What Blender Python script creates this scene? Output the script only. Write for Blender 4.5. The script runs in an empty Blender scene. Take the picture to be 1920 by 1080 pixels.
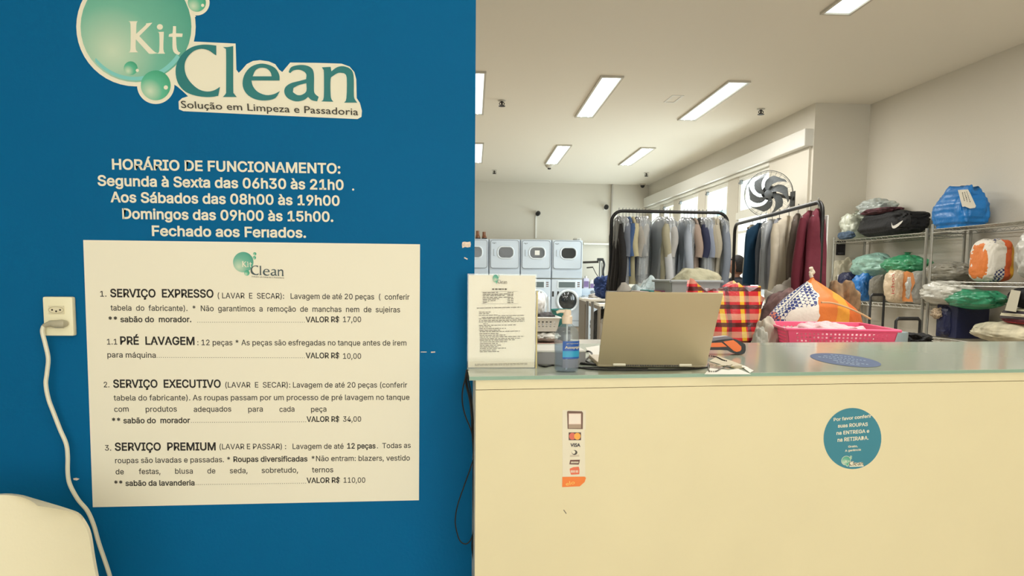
import bpy, bmesh, math, random, os
from mathutils import Vector, Matrix, noise
random.seed(7)
SC = bpy.context.scene
COL = SC.collection
pi, sin, cos = math.pi, math.sin, math.cos

# ---------------------------------------------------------------- camera
EYE = Vector((0.0, 0.0, 1.32))
F, CX, CY = 1400.0, 960.0, 645.0
YAW, PITCH, ROLL = math.atan(124 / 1400), math.radians(5.2), 0.010
fw = Vector((sin(YAW) * cos(PITCH), cos(YAW) * cos(PITCH), -sin(PITCH)))
r0 = Vector((cos(YAW), -sin(YAW), 0)); u0 = r0.cross(fw)
UP = u0 * cos(ROLL) - r0 * sin(ROLL); RT = r0 * cos(ROLL) + u0 * sin(ROLL)
cd = bpy.data.cameras.new('camera'); cam = bpy.data.objects.new('camera', cd); COL.objects.link(cam)
m3 = Matrix((RT, UP, -fw)).transposed()
cam.matrix_world = Matrix.Translation(EYE) @ m3.to_4x4()
cd.sensor_width = 36; cd.lens = F / 1920 * 36
cd.shift_y = (CY - 540) / 1920
cd.clip_start = 0.05; cd.clip_end = 200
SC.camera = cam

# ---------------------------------------------------------------- world, lights, exposure
SC.view_settings.view_transform = 'Standard'; SC.view_settings.look = 'None'
SC.view_settings.gamma = 1; SC.view_settings.use_curve_mapping = False
SC.view_settings.exposure = 0.0
W = bpy.data.worlds.new('sky'); SC.world = W; W.use_nodes = True
W.node_tree.nodes['Background'].inputs[0].default_value = (0.93, 0.98, 1.0, 1)
W.node_tree.nodes['Background'].inputs[1].default_value = 3.0

def area(name, loc, rot, sx, sy, power, color):
    l = bpy.data.lights.new(name, 'AREA'); l.shape = 'RECTANGLE'; l.size = sx; l.size_y = sy
    l.energy = power; l.color = color
    o = bpy.data.objects.new(name, l); o.location = loc; o.rotation_euler = rot; COL.objects.link(o); return o
# warm fill light added behind the camera, at an unseen opening
area('front_fill_light', (1.6, -3.35, 1.6), (math.radians(90), 0, 0), 5.6, 2.3, 72, (1, 0.925, 0.80))
# daylight through the row of windows in the back room
area('window_daylight', (4.95, 13.0, 1.9), (0, math.radians(90), 0), 1.9, 6.4, 300, (0.82, 0.93, 1))

# ---------------------------------------------------------------- helpers
def S(c):
    c = c / 255.0
    return c / 12.92 if c <= 0.04045 else ((c + 0.055) / 1.055) ** 2.4
def rgb(t, k=1.0):
    return (S(t[0]) * k, S(t[1]) * k, S(t[2]) * k, 1)

def P(px, py, Y=None, X=None, Z=None):
    """point of a real plane (Y, X or Z fixed) that lies at a pixel of the 1920x1080 photograph"""
    d = fw + RT * ((px - CX) / F) - UP * ((py - CY) / F)
    if Y is not None: t = (Y - EYE.y) / d.y
    elif X is not None: t = (X - EYE.x) / d.x
    else: t = (Z - EYE.z) / d.z
    return EYE + d * t

MATS = {}
def mat(name, col, rough=0.7, metal=0.0, bump=0.0, bscale=40, var=0.0, vscale=3.0, coat=0.0, spec=0.5, alpha=1.0, emit=None, es=0):
    if name in MATS: return MATS[name]
    m = bpy.data.materials.new(name); m.use_nodes = True; MATS[name] = m
    nt = m.node_tree; b = nt.nodes['Principled BSDF']
    c = rgb(col)
    b.inputs['Base Color'].default_value = c
    b.inputs['Roughness'].default_value = rough; b.inputs['Metallic'].default_value = metal
    b.inputs['Specular IOR Level'].default_value = spec
    b.inputs['Coat Weight'].default_value = coat
    b.inputs['Alpha'].default_value = alpha
    tc = nt.nodes.new('ShaderNodeTexCoord')
    if var > 0:
        n = nt.nodes.new('ShaderNodeTexNoise'); n.inputs['Scale'].default_value = vscale; n.inputs['Detail'].default_value = 5
        r = nt.nodes.new('ShaderNodeValToRGB')
        r.color_ramp.elements[0].position = 0.3; r.color_ramp.elements[1].position = 0.7
        r.color_ramp.elements[0].color = tuple(v * (1 - var) for v in c[:3]) + (1,)
        r.color_ramp.elements[1].color = tuple(min(1, v * (1 + var)) for v in c[:3]) + (1,)
        nt.links.new(tc.outputs['Object'], n.inputs['Vector']); nt.links.new(n.outputs['Fac'], r.inputs[0])
        nt.links.new(r.outputs[0], b.inputs['Base Color'])
    if bump > 0:
        n = nt.nodes.new('ShaderNodeTexNoise'); n.inputs['Scale'].default_value = bscale; n.inputs['Detail'].default_value = 4
        bp = nt.nodes.new('ShaderNodeBump'); bp.inputs['Strength'].default_value = bump; bp.inputs['Distance'].default_value = 0.03
        nt.links.new(tc.outputs['Object'], n.inputs['Vector']); nt.links.new(n.outputs['Fac'], bp.inputs['Height'])
        nt.links.new(bp.outputs[0], b.inputs['Normal'])
    if emit:
        b.inputs['Emission Color'].default_value = rgb(emit); b.inputs['Emission Strength'].default_value = es
    return m

def clear_mat(name, tint, rough=0.02, ior=1.45, milky=0.0, mcol=(230, 230, 230)):
    """thin clear glass or film: tinted see-through plus fresnel reflection, optionally milky"""
    if name in MATS: return MATS[name]
    m = bpy.data.materials.new(name); m.use_nodes = True; MATS[name] = m
    nt = m.node_tree; nt.nodes.clear()
    out = nt.nodes.new('ShaderNodeOutputMaterial')
    tr = nt.nodes.new('ShaderNodeBsdfTransparent'); tr.inputs[0].default_value = rgb(tint)
    gl = nt.nodes.new('ShaderNodeBsdfGlossy'); gl.inputs['Roughness'].default_value = rough
    lw = nt.nodes.new('ShaderNodeLayerWeight'); lw.inputs[0].default_value = .5
    pw = nt.nodes.new('ShaderNodeMath'); pw.operation = 'POWER'; pw.inputs[1].default_value = 5
    fr = nt.nodes.new('ShaderNodeMath'); fr.operation = 'MULTIPLY_ADD'
    f0 = ((ior - 1) / (ior + 1)) ** 2; fr.inputs[1].default_value = 1 - f0; fr.inputs[2].default_value = f0
    nt.links.new(lw.outputs['Facing'], pw.inputs[0]); nt.links.new(pw.outputs[0], fr.inputs[0])
    mx = nt.nodes.new('ShaderNodeMixShader')
    base = tr.outputs[0]
    if milky > 0:
        df = nt.nodes.new('ShaderNodeBsdfDiffuse'); df.inputs[0].default_value = rgb(mcol)
        m2 = nt.nodes.new('ShaderNodeMixShader'); m2.inputs[0].default_value = milky
        nt.links.new(base, m2.inputs[1]); nt.links.new(df.outputs[0], m2.inputs[2]); base = m2.outputs[0]
    nt.links.new(fr.outputs[0], mx.inputs[0]); nt.links.new(base, mx.inputs[1]); nt.links.new(gl.outputs[0], mx.inputs[2])
    nt.links.new(mx.outputs[0], out.inputs[0])
    return m

def V(*a): return Vector(a)

class MB:
    def __init__(s): s.v = []; s.f = []
    def add(s, vs, fs, mtx=None):
        o = len(s.v)
        s.v += [(mtx @ Vector(v)) if mtx else Vector(v) for v in vs]
        s.f += [tuple(i + o for i in f) for f in fs]; return s
    def box(s, x0, x1, y0, y1, z0, z1, mtx=None):
        vs = [(x, y, z) for z in (z0, z1) for y in (y0, y1) for x in (x0, x1)]
        return s.add(vs, [(0, 2, 3, 1), (4, 5, 7, 6), (0, 1, 5, 4), (2, 6, 7, 3), (0, 4, 6, 2), (1, 3, 7, 5)], mtx)
    def rbox(s, x0, x1, y0, y1, z0, z1, r=0.01, mtx=None, seg=2):
        bm = bmesh.new(); bmesh.ops.create_cube(bm, size=1)
        for v in bm.verts:
            v.co = Vector(((x0 + x1) / 2 + v.co.x * (x1 - x0), (y0 + y1) / 2 + v.co.y * (y1 - y0), (z0 + z1) / 2 + v.co.z * (z1 - z0)))
        bmesh.ops.bevel(bm, geom=bm.edges[:], offset=r, segments=seg, affect='EDGES', profile=0.6)
        bm.verts.index_update()
        s.add([v.co.copy() for v in bm.verts], [tuple(v.index for v in f.verts) for f in bm.faces], mtx); bm.free(); return s
    def tube(s, pts, r, seg=8, cap=True, closed=False):
        pts = [Vector(p) for p in pts]; n = len(pts)
        rr = r if isinstance(r, (list, tuple)) else [r] * n
        vs = []; prev = None
        for i, p in enumerate(pts):
            if closed: t = pts[(i + 1) % n] - pts[i - 1]
            else: t = pts[min(i + 1, n - 1)] - pts[max(i - 1, 0)]
            t = t.normalized() if t.length > 1e-9 else Vector((0, 0, 1))
            if prev is None:
                a = Vector((0, 0, 1)) if abs(t.z) < 0.9 else Vector((1, 0, 0))
                nrm = t.cross(a).normalized()
            else:
                nrm = prev - t * prev.dot(t)
                nrm = nrm.normalized() if nrm.length > 1e-6 else t.orthogonal().normalized()
            prev = nrm; bn = t.cross(nrm)
            for k in range(seg):
                a = 2 * pi * k / seg
                vs.append(p + (nrm * cos(a) + bn * sin(a)) * rr[i])
        fs = []
        for i in range(n if closed else n - 1):
            j = (i + 1) % n
            for k in range(seg):
                k2 = (k + 1) % seg
                fs.append((i * seg + k, i * seg + k2, j * seg + k2, j * seg + k))
        if cap and not closed:
            fs.append(tuple(range(seg))[::-1]); fs.append(tuple((n - 1) * seg + k for k in range(seg)))
        return s.add(vs, fs)
    def rod(s, a, b, r, seg=8): return s.tube([a, b], r, seg)
    def loft(s, rings, cap0=True, cap1=True):
        n = len(rings[0]); vs = [v for r in rings for v in r]; fs = []
        for i in range(len(rings) - 1):
            for k in range(n):
                k2 = (k + 1) % n
                fs.append((i * n + k, i * n + k2, (i + 1) * n + k2, (i + 1) * n + k))
        if cap0: fs.append(tuple(range(n))[::-1])
        if cap1: fs.append(tuple((len(rings) - 1) * n + k for k in range(n)))
        return s.add(vs, fs)
    def lathe(s, prof, c, seg=24, sx=1, sy=1, cap0=True, cap1=True):
        rings = [[Vector((c[0] + r * cos(2 * pi * k / seg) * sx, c[1] + r * sin(2 * pi * k / seg) * sy, c[2] + z)) for k in range(seg)] for r, z in prof]
        return s.loft(rings, cap0, cap1)
    def prism(s, poly, n):
        """poly: 3D points of an outline, n: thickness vector (front face at poly)"""
        k = len(poly); poly = [Vector(p) for p in poly]; n = Vector(n)
        return s.add(poly + [p + n for p in poly], [tuple(range(k)), tuple(range(k, 2 * k))[::-1]] + [(i, (i + 1) % k + 0, (i + 1) % k + k, i + k) for i in range(k)])

def ORG(o):
    p = Vector((0, 0, 0))
    while o is not None: p += Vector(o.location); o = o.parent
    return p

def obj(name, mb, m, parent=None, smooth=False, loc=None, angle=40):
    o_ = (ORG(parent) if parent.get('kind') != 'structure' else Vector()) if parent is not None else Vector(loc if loc is not None else (0, 0, 0))
    me = bpy.data.meshes.new(name)
    me.from_pydata([tuple(v - o_) for v in mb.v], [], mb.f)
    bm = bmesh.new(); bm.from_mesh(me); bmesh.ops.recalc_face_normals(bm, faces=bm.faces); bm.to_mesh(me); bm.free()
    me.materials.append(m)
    if smooth: me.shade_smooth(); me.set_sharp_from_angle(angle=math.radians(angle))
    o = bpy.data.objects.new(name, me); COL.objects.link(o)
    if parent is not None: o.parent = parent
    else: o.location = o_
    return o

def tag(o, label=None, cat=None, group=None, kind=None):
    if label: o['label'] = label
    if cat: o['category'] = cat
    if group: o['group'] = group
    if kind: o['kind'] = kind
    return o
def thing(name, label, cat, loc, group=None):
    o = bpy.data.objects.new(name, None); COL.objects.link(o); o.location = loc; o.empty_display_size = 0.1
    return tag(o, label, cat, group)
def one(name, mb, m, label, cat, group=None, smooth=False, angle=40):
    n = len(mb.v); c = sum(mb.v, Vector()) / n; c.z = min(v.z for v in mb.v)
    return tag(obj(name, mb, m, None, smooth, c, angle), label, cat, group)
def struct(name, mb, m, parent=None, smooth=False):
    o = obj(name, mb, m, parent, smooth)
    if parent is None: o['kind'] = 'structure'
    return o

def spline(pts, n=8, closed=False):
    pts = [Vector(p) for p in pts]; out = []; N = len(pts)
    for i in range(N if closed else N - 1):
        if closed: p0, p1, p2, p3 = pts[i - 1], pts[i], pts[(i + 1) % N], pts[(i + 2) % N]
        else: p0, p1, p2, p3 = pts[max(i - 1, 0)], pts[i], pts[i + 1], pts[min(i + 2, N - 1)]
        for k in range(n):
            t = k / n
            out.append(0.5 * ((2 * p1) + (p2 - p0) * t + (2 * p0 - 5 * p1 + 4 * p2 - p3) * t * t + (3 * p1 - p0 - 3 * p2 + p3) * t ** 3))
    if not closed: out.append(pts[-1])
    return out

# ---- lettering
FONT2 = None
try:
    FONT2 = bpy.data.fonts.load(os.path.join(bpy.utils.system_resource('DATAFILES'), 'fonts', 'Inter.woff2'))
except Exception:
    FONT2 = None
_dg = None
def glyphs(s, font=None, bold=0.0, res=3):
    cu = bpy.data.curves.new('lettering', 'FONT'); cu.body = s; cu.size = 1; cu.resolution_u = res
    if font: cu.font = font
    if bold: cu.bevel_depth = bold; cu.bevel_resolution = 0
    o = bpy.data.objects.new('lettering', cu); COL.objects.link(o)
    bpy.context.view_layer.update()
    me = bpy.data.meshes.new_from_object(o.evaluated_get(bpy.context.evaluated_depsgraph_get()))
    vs = [v.co.copy() for v in me.vertices]; fs = [tuple(p.vertices) for p in me.polygons]
    bpy.data.objects.remove(o); bpy.data.curves.remove(cu); bpy.data.meshes.remove(me)
    return vs, fs
CAP = {}
def text3(mb, s, A, B, cap, nrm, font=None, bold=0.0, res=3, up=None):
    """lettering from A to B (world, baseline ends), cap height in metres, facing nrm"""
    key = font.name if font else ''
    if key not in CAP:
        v, _ = glyphs('H', font); CAP[key] = max(p.y for p in v)
    vs, fs = glyphs(s, font, bold, res)
    if not vs: return
    x0 = min(v.x for v in vs); x1 = max(v.x for v in vs)
    A = Vector(A); B = Vector(B); ex = (B - A) / max(x1 - x0, 1e-6); nrm = Vector(nrm).normalized()
    eu = (nrm.cross(ex.normalized())) if up is None else Vector(up)
    eu = eu.normalized() * cap / CAP[key]
    zm = max(abs(v.z) for v in vs)
    mb.add([A + ex * (v.x - x0) + eu * v.y + nrm * (0.0002 * (1 + (v.z / zm if zm > 1e-9 else 0))) for v in vs], fs)

# ================================================================ ROOM SHELL
CEIL = 3.36
WALLY = 2.30
m_wall = mat('painted_wall', (206, 200, 186), 0.8, bump=0.05, bscale=60)
m_ceil = mat('painted_ceiling', (228, 222, 208), 0.85, bump=0.03, bscale=30)
m_blue = mat('blue_wall_paint', (0, 95, 143), 0.6, spec=0.10, bump=0.04, bscale=90, var=0.03, vscale=2)
m_floor = mat('floor_tile', (198, 186, 168), 0.35, var=0.05, vscale=2)
m_white = mat('white_paint', (222, 220, 212), 0.5)
m_frame = mat('window_frame_white', (226, 224, 214), 0.4)

YB = 16.5
struct('floor', MB().box(-3.1, 5.25, -3.6, YB + 0.1, -0.1, 0), m_floor)
struct('ceiling', MB().box(-3.1, 5.25, -3.6, YB + 0.1, CEIL, CEIL + 0.1), m_ceil)
struct('wall_back', MB().box(-3.1, 5.25, YB, YB + 0.15, 0, CEIL), m_wall)
struct('wall_left', MB().box(-3.25, -3.1, -3.6, YB + 0.1, 0, CEIL), m_wall)
struct('wall_right', MB().box(4.94, 5.25, -3.6, 8.55, 0, CEIL), m_wall)
struct('wall_right_return', MB().box(4.27, 5.25, 8.55, 8.69, 0, CEIL), m_wall)
mb = MB()
mb.box(-3.1, 5.25, -3.6, -3.45, 0, 0.25); mb.box(-3.1, 5.25, -3.6, -3.45, 2.85, CEIL)
mb.box(-3.1, -2.6, -3.6, -3.45, 0.25, 2.85); mb.box(4.8, 5.25, -3.6, -3.45, 0.25, 2.85)
struct('wall_front', mb, m_wall)
mb = MB()
for x in (-2.6, -0.1, 2.35, 4.72): mb.box(x, x + 0.08, -3.56, -3.48, 0.25, 2.85)
mb.box(-2.6, 4.8, -3.56, -3.48, 0.25, 0.33); mb.box(-2.6, 4.8, -3.56, -3.48, 2.77, 2.85)
wf = struct('window_front_added', mb, m_frame)  # unseen window, added to let light in from behind the camera
obj('pane', MB().box(-2.52, 4.72, -3.53, -3.52, 0.33, 2.77), clear_mat('window_glass', (250, 252, 250)), wf)
# the blue partition wall
XE = P(889.5, 540, Y=WALLY).x
bw = struct('wall_blue_partition', MB().box(-3.1, XE, WALLY, WALLY + 0.12, 0, CEIL), m_blue)
# chipped plaster and scratches in the blue paint
def patch(pts, name, m, parent, Y=WALLY, th=0.0012):
    mb = MB(); mb.prism([P(x, y, Y=Y - th) for x, y in pts], (0, th, 0)); return obj(name, mb, m, parent)
m_chip = mat('bare_plaster', (236, 214, 196), 0.9, bump=0.3, bscale=200, var=0.15, vscale=120)
patch([(867, 454), (871, 453), (876, 454), (882, 453), (883, 458), (882, 463), (877, 464), (872, 463), (867, 465), (866, 459)], 'paint_chip', m_chip, bw)
patch([(137, 897), (143, 896), (149, 898), (144, 901), (138, 900)], 'scratch', m_chip, bw)
patch([(808, 659.5), (816, 659), (816, 661), (808, 661.5)], 'scratch', m_chip, bw)
patch([(789, 659.5), (800, 659.5), (800, 660.6), (789, 660.6)], 'scratch', m_chip, bw)
patch([(871, 482), (877, 485), (876, 487), (870, 484)], 'scratch', m_chip, bw)

# window wall of the back room: pier, posts, fascia, beam
XW = 4.27
WROT = math.radians(-1.45)
def wy(px):
    """distance along the slightly turned window wall at a pixel column"""
    d = fw + RT * ((px - CX) / F) - UP * ((350 - CY) / F); k = -math.tan(WROT)
    # X = XW + k (Y - 8.55)
    t = (XW - k * 8.55) / (d.x - k * d.y); return 8.55 + (d.y * t - 8.55) / cos(WROT)
wins = [(wy(1445), wy(1384)), (wy(1365), wy(1323)), (wy(1310), wy(1274)), (wy(1264), wy(1244)), (wy(1238), wy(1221))]
def turn(o):
    c = Vector((4.27, 8.55, 0)); o.rotation_euler.z = WROT; o.location = c - Matrix.Rotation(WROT, 3, 'Z') @ c
mb = MB()
mb.box(XW - 0.03, XW + 0.12, 8.60, wins[0][0], 0, 2.90)
for (a, b), (c, d) in zip(wins[:-1], wins[1:]): mb.box(XW, XW + 0.12, b, c, 0.9, 2.83)
mb.box(XW, XW + 0.12, wins[-1][1], YB, 0.9, 2.83)
mb.box(XW, XW + 0.12, wins[0][0], YB, 0, 0.9)
mb.box(XW, XW + 0.14, 8.60, YB, 2.83, CEIL)
turn(struct('wall_window', mb, m_wall))
turn(struct('trim_beam', MB().rbox(XW - 0.11, XW + 0.02, 8.56, YB, 2.87, 3.07, 0.012), m_white))
turn(struct('trim_pelmet', MB().rbox(XW - 0.04, XW + 0.02, wins[0][0], YB, 2.82, 2.868, 0.008), m_frame))
m_glass = clear_mat('window_glass', (250, 252, 250))
for i, (a, b) in enumerate(wins):
    mb = MB(); x0, x1 = XW + 0.01, XW + 0.07; f = 0.05
    mb.box(x0, x1, a, b, 2.78, 2.83); mb.box(x0, x1, a, b, 0.9, 0.96)
    mb.box(x0, x1, a, a + f, 0.96, 2.78); mb.box(x0, x1, b - f, b, 0.96, 2.78)
    mb.box(x0 - 0.03, x1, a, b, 2.19, 2.29)
    mb.box(x0, x1, a + f, b - f, 1.98, 2.02)
    w = struct('window_%d' % (i + 1), mb, m_frame)
    obj('pane', MB().box(x0 + 0.025, x0 + 0.031, a + f, b - f, 2.29, 2.78), m_glass, w)
    obj('pane', MB().box(x0 + 0.025, x0 + 0.031, a + f, b - f, 0.96, 2.19), m_glass, w)
    sash = MB(); g = 0.03
    sash.box(x0 + 0.005, x0 + 0.055, a + f, b - f, 2.74, 2.78).box(x0 + 0.005, x0 + 0.055, a + f, b - f, 2.29, 2.32)
    sash.box(x0 + 0.005, x0 + 0.055, a + f, a + f + g, 2.32, 2.74).box(x0 + 0.005, x0 + 0.055, b - f - g, b - f, 2.32, 2.74)
    obj('sash_frame', sash, m_frame, w)
    h = MB().box(x0 - 0.03, x0 + 0.005, b - f - 0.1, b - f - 0.05, 2.70, 2.76).box(x0 - 0.05, x0 - 0.03, b - f - 0.16, b - f - 0.06, 2.705, 2.725)
    turn(w)
    obj('window_catch', h, mat('catch_metal', (120, 125, 125), 0.4, 0.6), w)

# ledge and pipe trunking on the back wall
struct('trim_ledge', MB().box(P(1092, 457, Y=YB).x, P(1146, 457, Y=YB).x, YB - 0.16, YB, P(1092, 459, Y=YB).z, P(1092, 456, Y=YB).z), m_white)
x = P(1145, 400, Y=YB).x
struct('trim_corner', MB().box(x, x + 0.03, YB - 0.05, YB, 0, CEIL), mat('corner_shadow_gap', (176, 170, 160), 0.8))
# ceiling access hatch
hx0, hx1 = P(1246, 190, Z=CEIL), P(1276, 180, Z=CEIL)
mb = MB(); a, b, c, d = hx0.x, P(1268, 190, Z=CEIL).x, hx1.y * 0 + P(1258, 191, Z=CEIL).y, P(1262, 179, Z=CEIL).y
t = 0.02
mb.box(a, b, c, c + t, CEIL - 0.006, CEIL).box(a, b, d - t, d, CEIL - 0.006, CEIL).box(a, a + t, c, d, CEIL - 0.006, CEIL).box(b - t, b, c, d, CEIL - 0.006, CEIL)
struct('trim_ceiling_hatch', mb, m_white)

# outside: pale buildings across the street
m_ob = mat('outside_render', (240, 240, 236), 0.8)
m_og = mat('outside_teal_glass', (150, 205, 210), 0.3)
def building(x, y0, y1, h, label, gl):
    t = thing('building', label, 'building', (x + 2, (y0 + y1) / 2, -3))
    obj('facade', MB().box(x, x + 4, y0, y1, -3, h), m_ob, t)
    for (a, b, c, d) in gl:
        obj('window', MB().box(x - 0.05, x + 0.02, a, b, c, d), m_og, t)
building(15, 37, 47, 5.4, 'pale building outside with teal glass seen through the far windows', [(38, 41, 3.6, 5.0), (42, 45, 3.6, 5.0), (38, 41, 1, 2.6), (42, 45, 1, 2.6)])
building(17, 24.5, 31, 2.4, 'low pale building outside, teal panes, seen beside the person', [(25, 27, 0.2, 1.8), (28, 30, 0.2, 1.8), (25, 27, -2, -0.6), (28, 30, -2, -0.6)])

# ================================================================ CEILING FITTINGS
m_lf = mat('lamp_frame', (190, 184, 170), 0.5)
m_ld = mat('lamp_diffuser', (235, 245, 245), 0.4, emit=(225, 242, 247), es=1.1)
m_lt = mat('lamp_tube', (250, 250, 250), 0.4, emit=(252, 255, 250), es=2.2)
cols = {'left': 0.36, 'middle': 1.72, 'right': 3.17}
for (nm, xc, ya, yb, lab) in [
    ('a', 0.31, 7.71, 9.64, 'ceiling light strip cut off by the blue wall, nearer of two'),
    ('b', 0.49, 11.75, 13.70, 'small far ceiling light strip cut off by the blue wall'),
    ('c', 1.713, 7.71, 9.63, 'near slanted ceiling light strip left of the ceiling hatch'),
    ('d', 1.858, 11.73, 13.66, 'far ceiling light strip above the smoke detector'),
    ('e', 3.056, 7.73, 9.63, 'long ceiling light strip right of the ceiling hatch'),
    ('f', 3.20, 11.77, 13.59, 'far ceiling light strip nearest the window beam'),
    ('g', 2.94, 3.8, 5.69, 'nearest ceiling light strip, cut off by the top of the photo'),
]:
    w = 0.10
    t = thing('ceiling_light', lab, 'ceiling light', (xc, (ya + yb) / 2, CEIL), 'recessed ceiling light strips')
    mb = MB(); z0, z1 = CEIL - 0.02, CEIL
    mb.box(xc - w - .02, xc - w, ya, yb, z0, z1).box(xc + w, xc + w + .02, ya, yb, z0, z1)
    mb.box(xc - w - .02, xc + w + .02, ya - .02, ya, z0, z1).box(xc - w - .02, xc + w + .02, yb, yb + .02, z0, z1)
    obj('lamp_frame', mb, m_lf, t)
    t.rotation_euler.z = math.radians(-2.0)
    area('strip_or_fill_light', (xc, (ya + yb) / 2, CEIL - .03), (0, 0, math.radians(-2)), w * 1.6, yb - ya - .1, 20 if ya > 11 else 48, (1, .98, .94))
    obj('diffuser', MB().box(xc - w, xc + w, ya, yb, CEIL - .008, CEIL - .001), m_ld, t)
    for dx in (-0.045, 0.045):
        obj('lamp_tube', MB().tube([(xc + dx, ya + .05, CEIL - .012), (xc + dx, yb - .05, CEIL - .012)], 0.013, 8), m_lt, t)

for yy in (-.6, 3.2):  # unseen fill lamps without fittings, added to lift the front room
    for xx in ((-1.2, 1.6) if yy < 0 else (-1.6, 4.2)):
        if yy > 0 and xx > 0: continue
        area('strip_or_fill_light', (xx, yy, CEIL - .03), (0, 0, 0), 1.2, .3, 16, (1, .95, .84))
area('strip_or_fill_light', (2.3, 3.1, CEIL - .03), (0, 0, 0), .2, 1.2, 42, (1, .97, .90))  # unseen lamp without a fitting, added to brighten the counter top
m_dark = mat('dark_metal', (52, 48, 44), 0.5, 0.4)
m_black = mat('black_plastic', (22, 22, 22), 0.45)
def sprinkler(px, py, lab):
    p = P(px, py - 4, Z=CEIL)
    t = thing('sprinkler_head', lab, 'sprinkler', p, 'ceiling sprinklers')
    obj('escutcheon', MB().lathe([(0.02, -0.012), (0.045, -0.008), (0.05, 0)], p, 14), m_lf, t, True)
    k = MB().rod(p, p + V(0, 0, -0.06), 0.012); k.lathe([(0.005, -0.075), (0.04, -0.07), (0.04, -0.064), (0.01, -0.06)], p, 12)
    k.tube(spline([p + V(-.012, 0, -.02), p + V(-.03, 0, -.04), p + V(-.006, 0, -.065)], 4), 0.005, 6).tube(spline([p + V(.012, 0, -.02), p + V(.03, 0, -.04), p + V(.006, 0, -.065)], 4), 0.005, 6)
    obj('deflector', k, m_dark, t)
sprinkler(941, 192, 'sprinkler head on the ceiling beside the near left light strip')
sprinkler(1427, 208, 'sprinkler head on the ceiling right of the longest light strip')
sprinkler(927, 323, 'small far sprinkler head near the back wall, left of the smoke detector')
sprinkler(1212, 328, 'small far sprinkler head above the corner camera')
p = P(1030, 309, Z=CEIL)
t = thing('smoke_detector', 'round smoke detector on the ceiling below the far middle light', 'smoke detector', p)
obj('housing', MB().lathe([(0.03, -0.06), (0.06, -0.045), (0.075, -0.02), (0.08, 0)], p, 18), m_lf, t, True)
obj('sensor_cap', MB().lathe([(0.012, -0.085), (0.03, -0.08), (0.032, -0.055)], p, 14), m_dark, t, True)

def cctv(px, py, lab, face=(-0.3, -1, -0.3)):
    p = P(px, py, Y=YB - 0.12)
    t = thing('security_camera', lab, 'security camera', (p.x, YB, p.z))
    obj('mount', MB().box(p.x - .035, p.x + .035, YB - .02, YB, p.z - .06, p.z + .06).rod((p.x, YB - .01, p.z), p, 0.015), m_white, t)
    f = Vector(face).normalized()
    b = MB(); b.tube([p - f * 0.05, p - f * .03, p + f * .06, p + f * .08], [.03, .05, .05, .04], 14)
    obj('camera_body', b, m_black, t, True)
    return p
p = cctv(1009, 400, 'black security camera above the second dryer from the right')
one('cable_conduit', MB().rbox(p.x - .05, p.x - .015, YB - .03, YB, P(1009, 447, Y=YB).z, p.z - .06, .004), m_white, 'white cable conduit running down from camera to the dryers', 'conduit')
cctv(1137, 388, 'black security camera left of the wall corner strip')
p = P(1205, 345, Z=CEIL)
t = thing('dome_camera', 'small dark dome camera in the far ceiling corner', 'security camera', p)
obj('mount', MB().lathe([(0.06, -0.03), (0.065, 0)], p, 16), m_lf, t, True)
obj('dome', MB().lathe([(0.005, -0.085), (0.03, -0.075), (0.045, -0.05), (0.05, -0.03)], p, 16), m_black, t, True)

# ================================================================ COUNTER
CF, CB, CT, CSL = 2.062, 3.10, 1.042, .086      # the counter front runs slightly askew to the blue wall
CL = P(891.5, 850, Y=CF).x
def cfy(x, off=0): return CF + off + CSL * (x - CL)
def cby(x): return 3.03 + .079 * (x - CL)
def slab(x0, x1, off0, back, z0, z1):
    """box between the askew front line (plus off0) and a back line"""
    return MB().prism([V(x0, cfy(x0, off0), z0), V(x1, cfy(x1, off0), z0), V(x1, back(x1), z0), V(x0, back(x0), z0)], (0, 0, z1 - z0))
m_counter = mat('cream_laminate', (224, 211, 172), 0.42, bump=0.015, bscale=12, var=0.015, vscale=4)
t = thing('reception_counter', 'long cream reception counter with a glass sheet on top', 'counter', (1.6, 2.6, 0))
XR_ = 3.6
obj('front_panel', slab(CL, XR_, 0, lambda x: cfy(x, .02), 0, CT - .04), m_counter, t)
obj('side_panel', MB().box(CL, CL + .02, CF + .025, 3.0, 0, CT - .04), mat('counter_side', (225, 222, 212), .5), t)
obj('rear_panel', MB().prism([V(CL + .02, cby(CL + .02) - .02, 0), V(XR_, cby(XR_) - .02, 0), V(XR_, cby(XR_), 0), V(CL + .02, cby(CL + .02), 0)], (0, 0, CT - .04)), m_counter, t)
obj('worktop', slab(CL, XR_, -.003, cby, CT - .038, CT - .0115), m_counter, t)
m_gtop = clear_mat('green_sheet_glass', (222, 234, 222), 0.12, 1.5, milky=.86, mcol=(208, 217, 200))
m_gedge = mat('glass_edge_green', (140, 168, 148), 0.15)
gx = P(879.5, 705, Y=CF).x
g = obj('glass_sheet', slab(gx, XR_, -.010, cby, CT - .011, CT), m_gtop, t)
obj('glass_edge', slab(gx, XR_, -.0125, lambda x: cfy(x, -.0102), CT - .0095, CT - .0005), m_gedge, g)

def cpt(px, py, Z=CT): return P(px, py, Z=Z)

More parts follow.
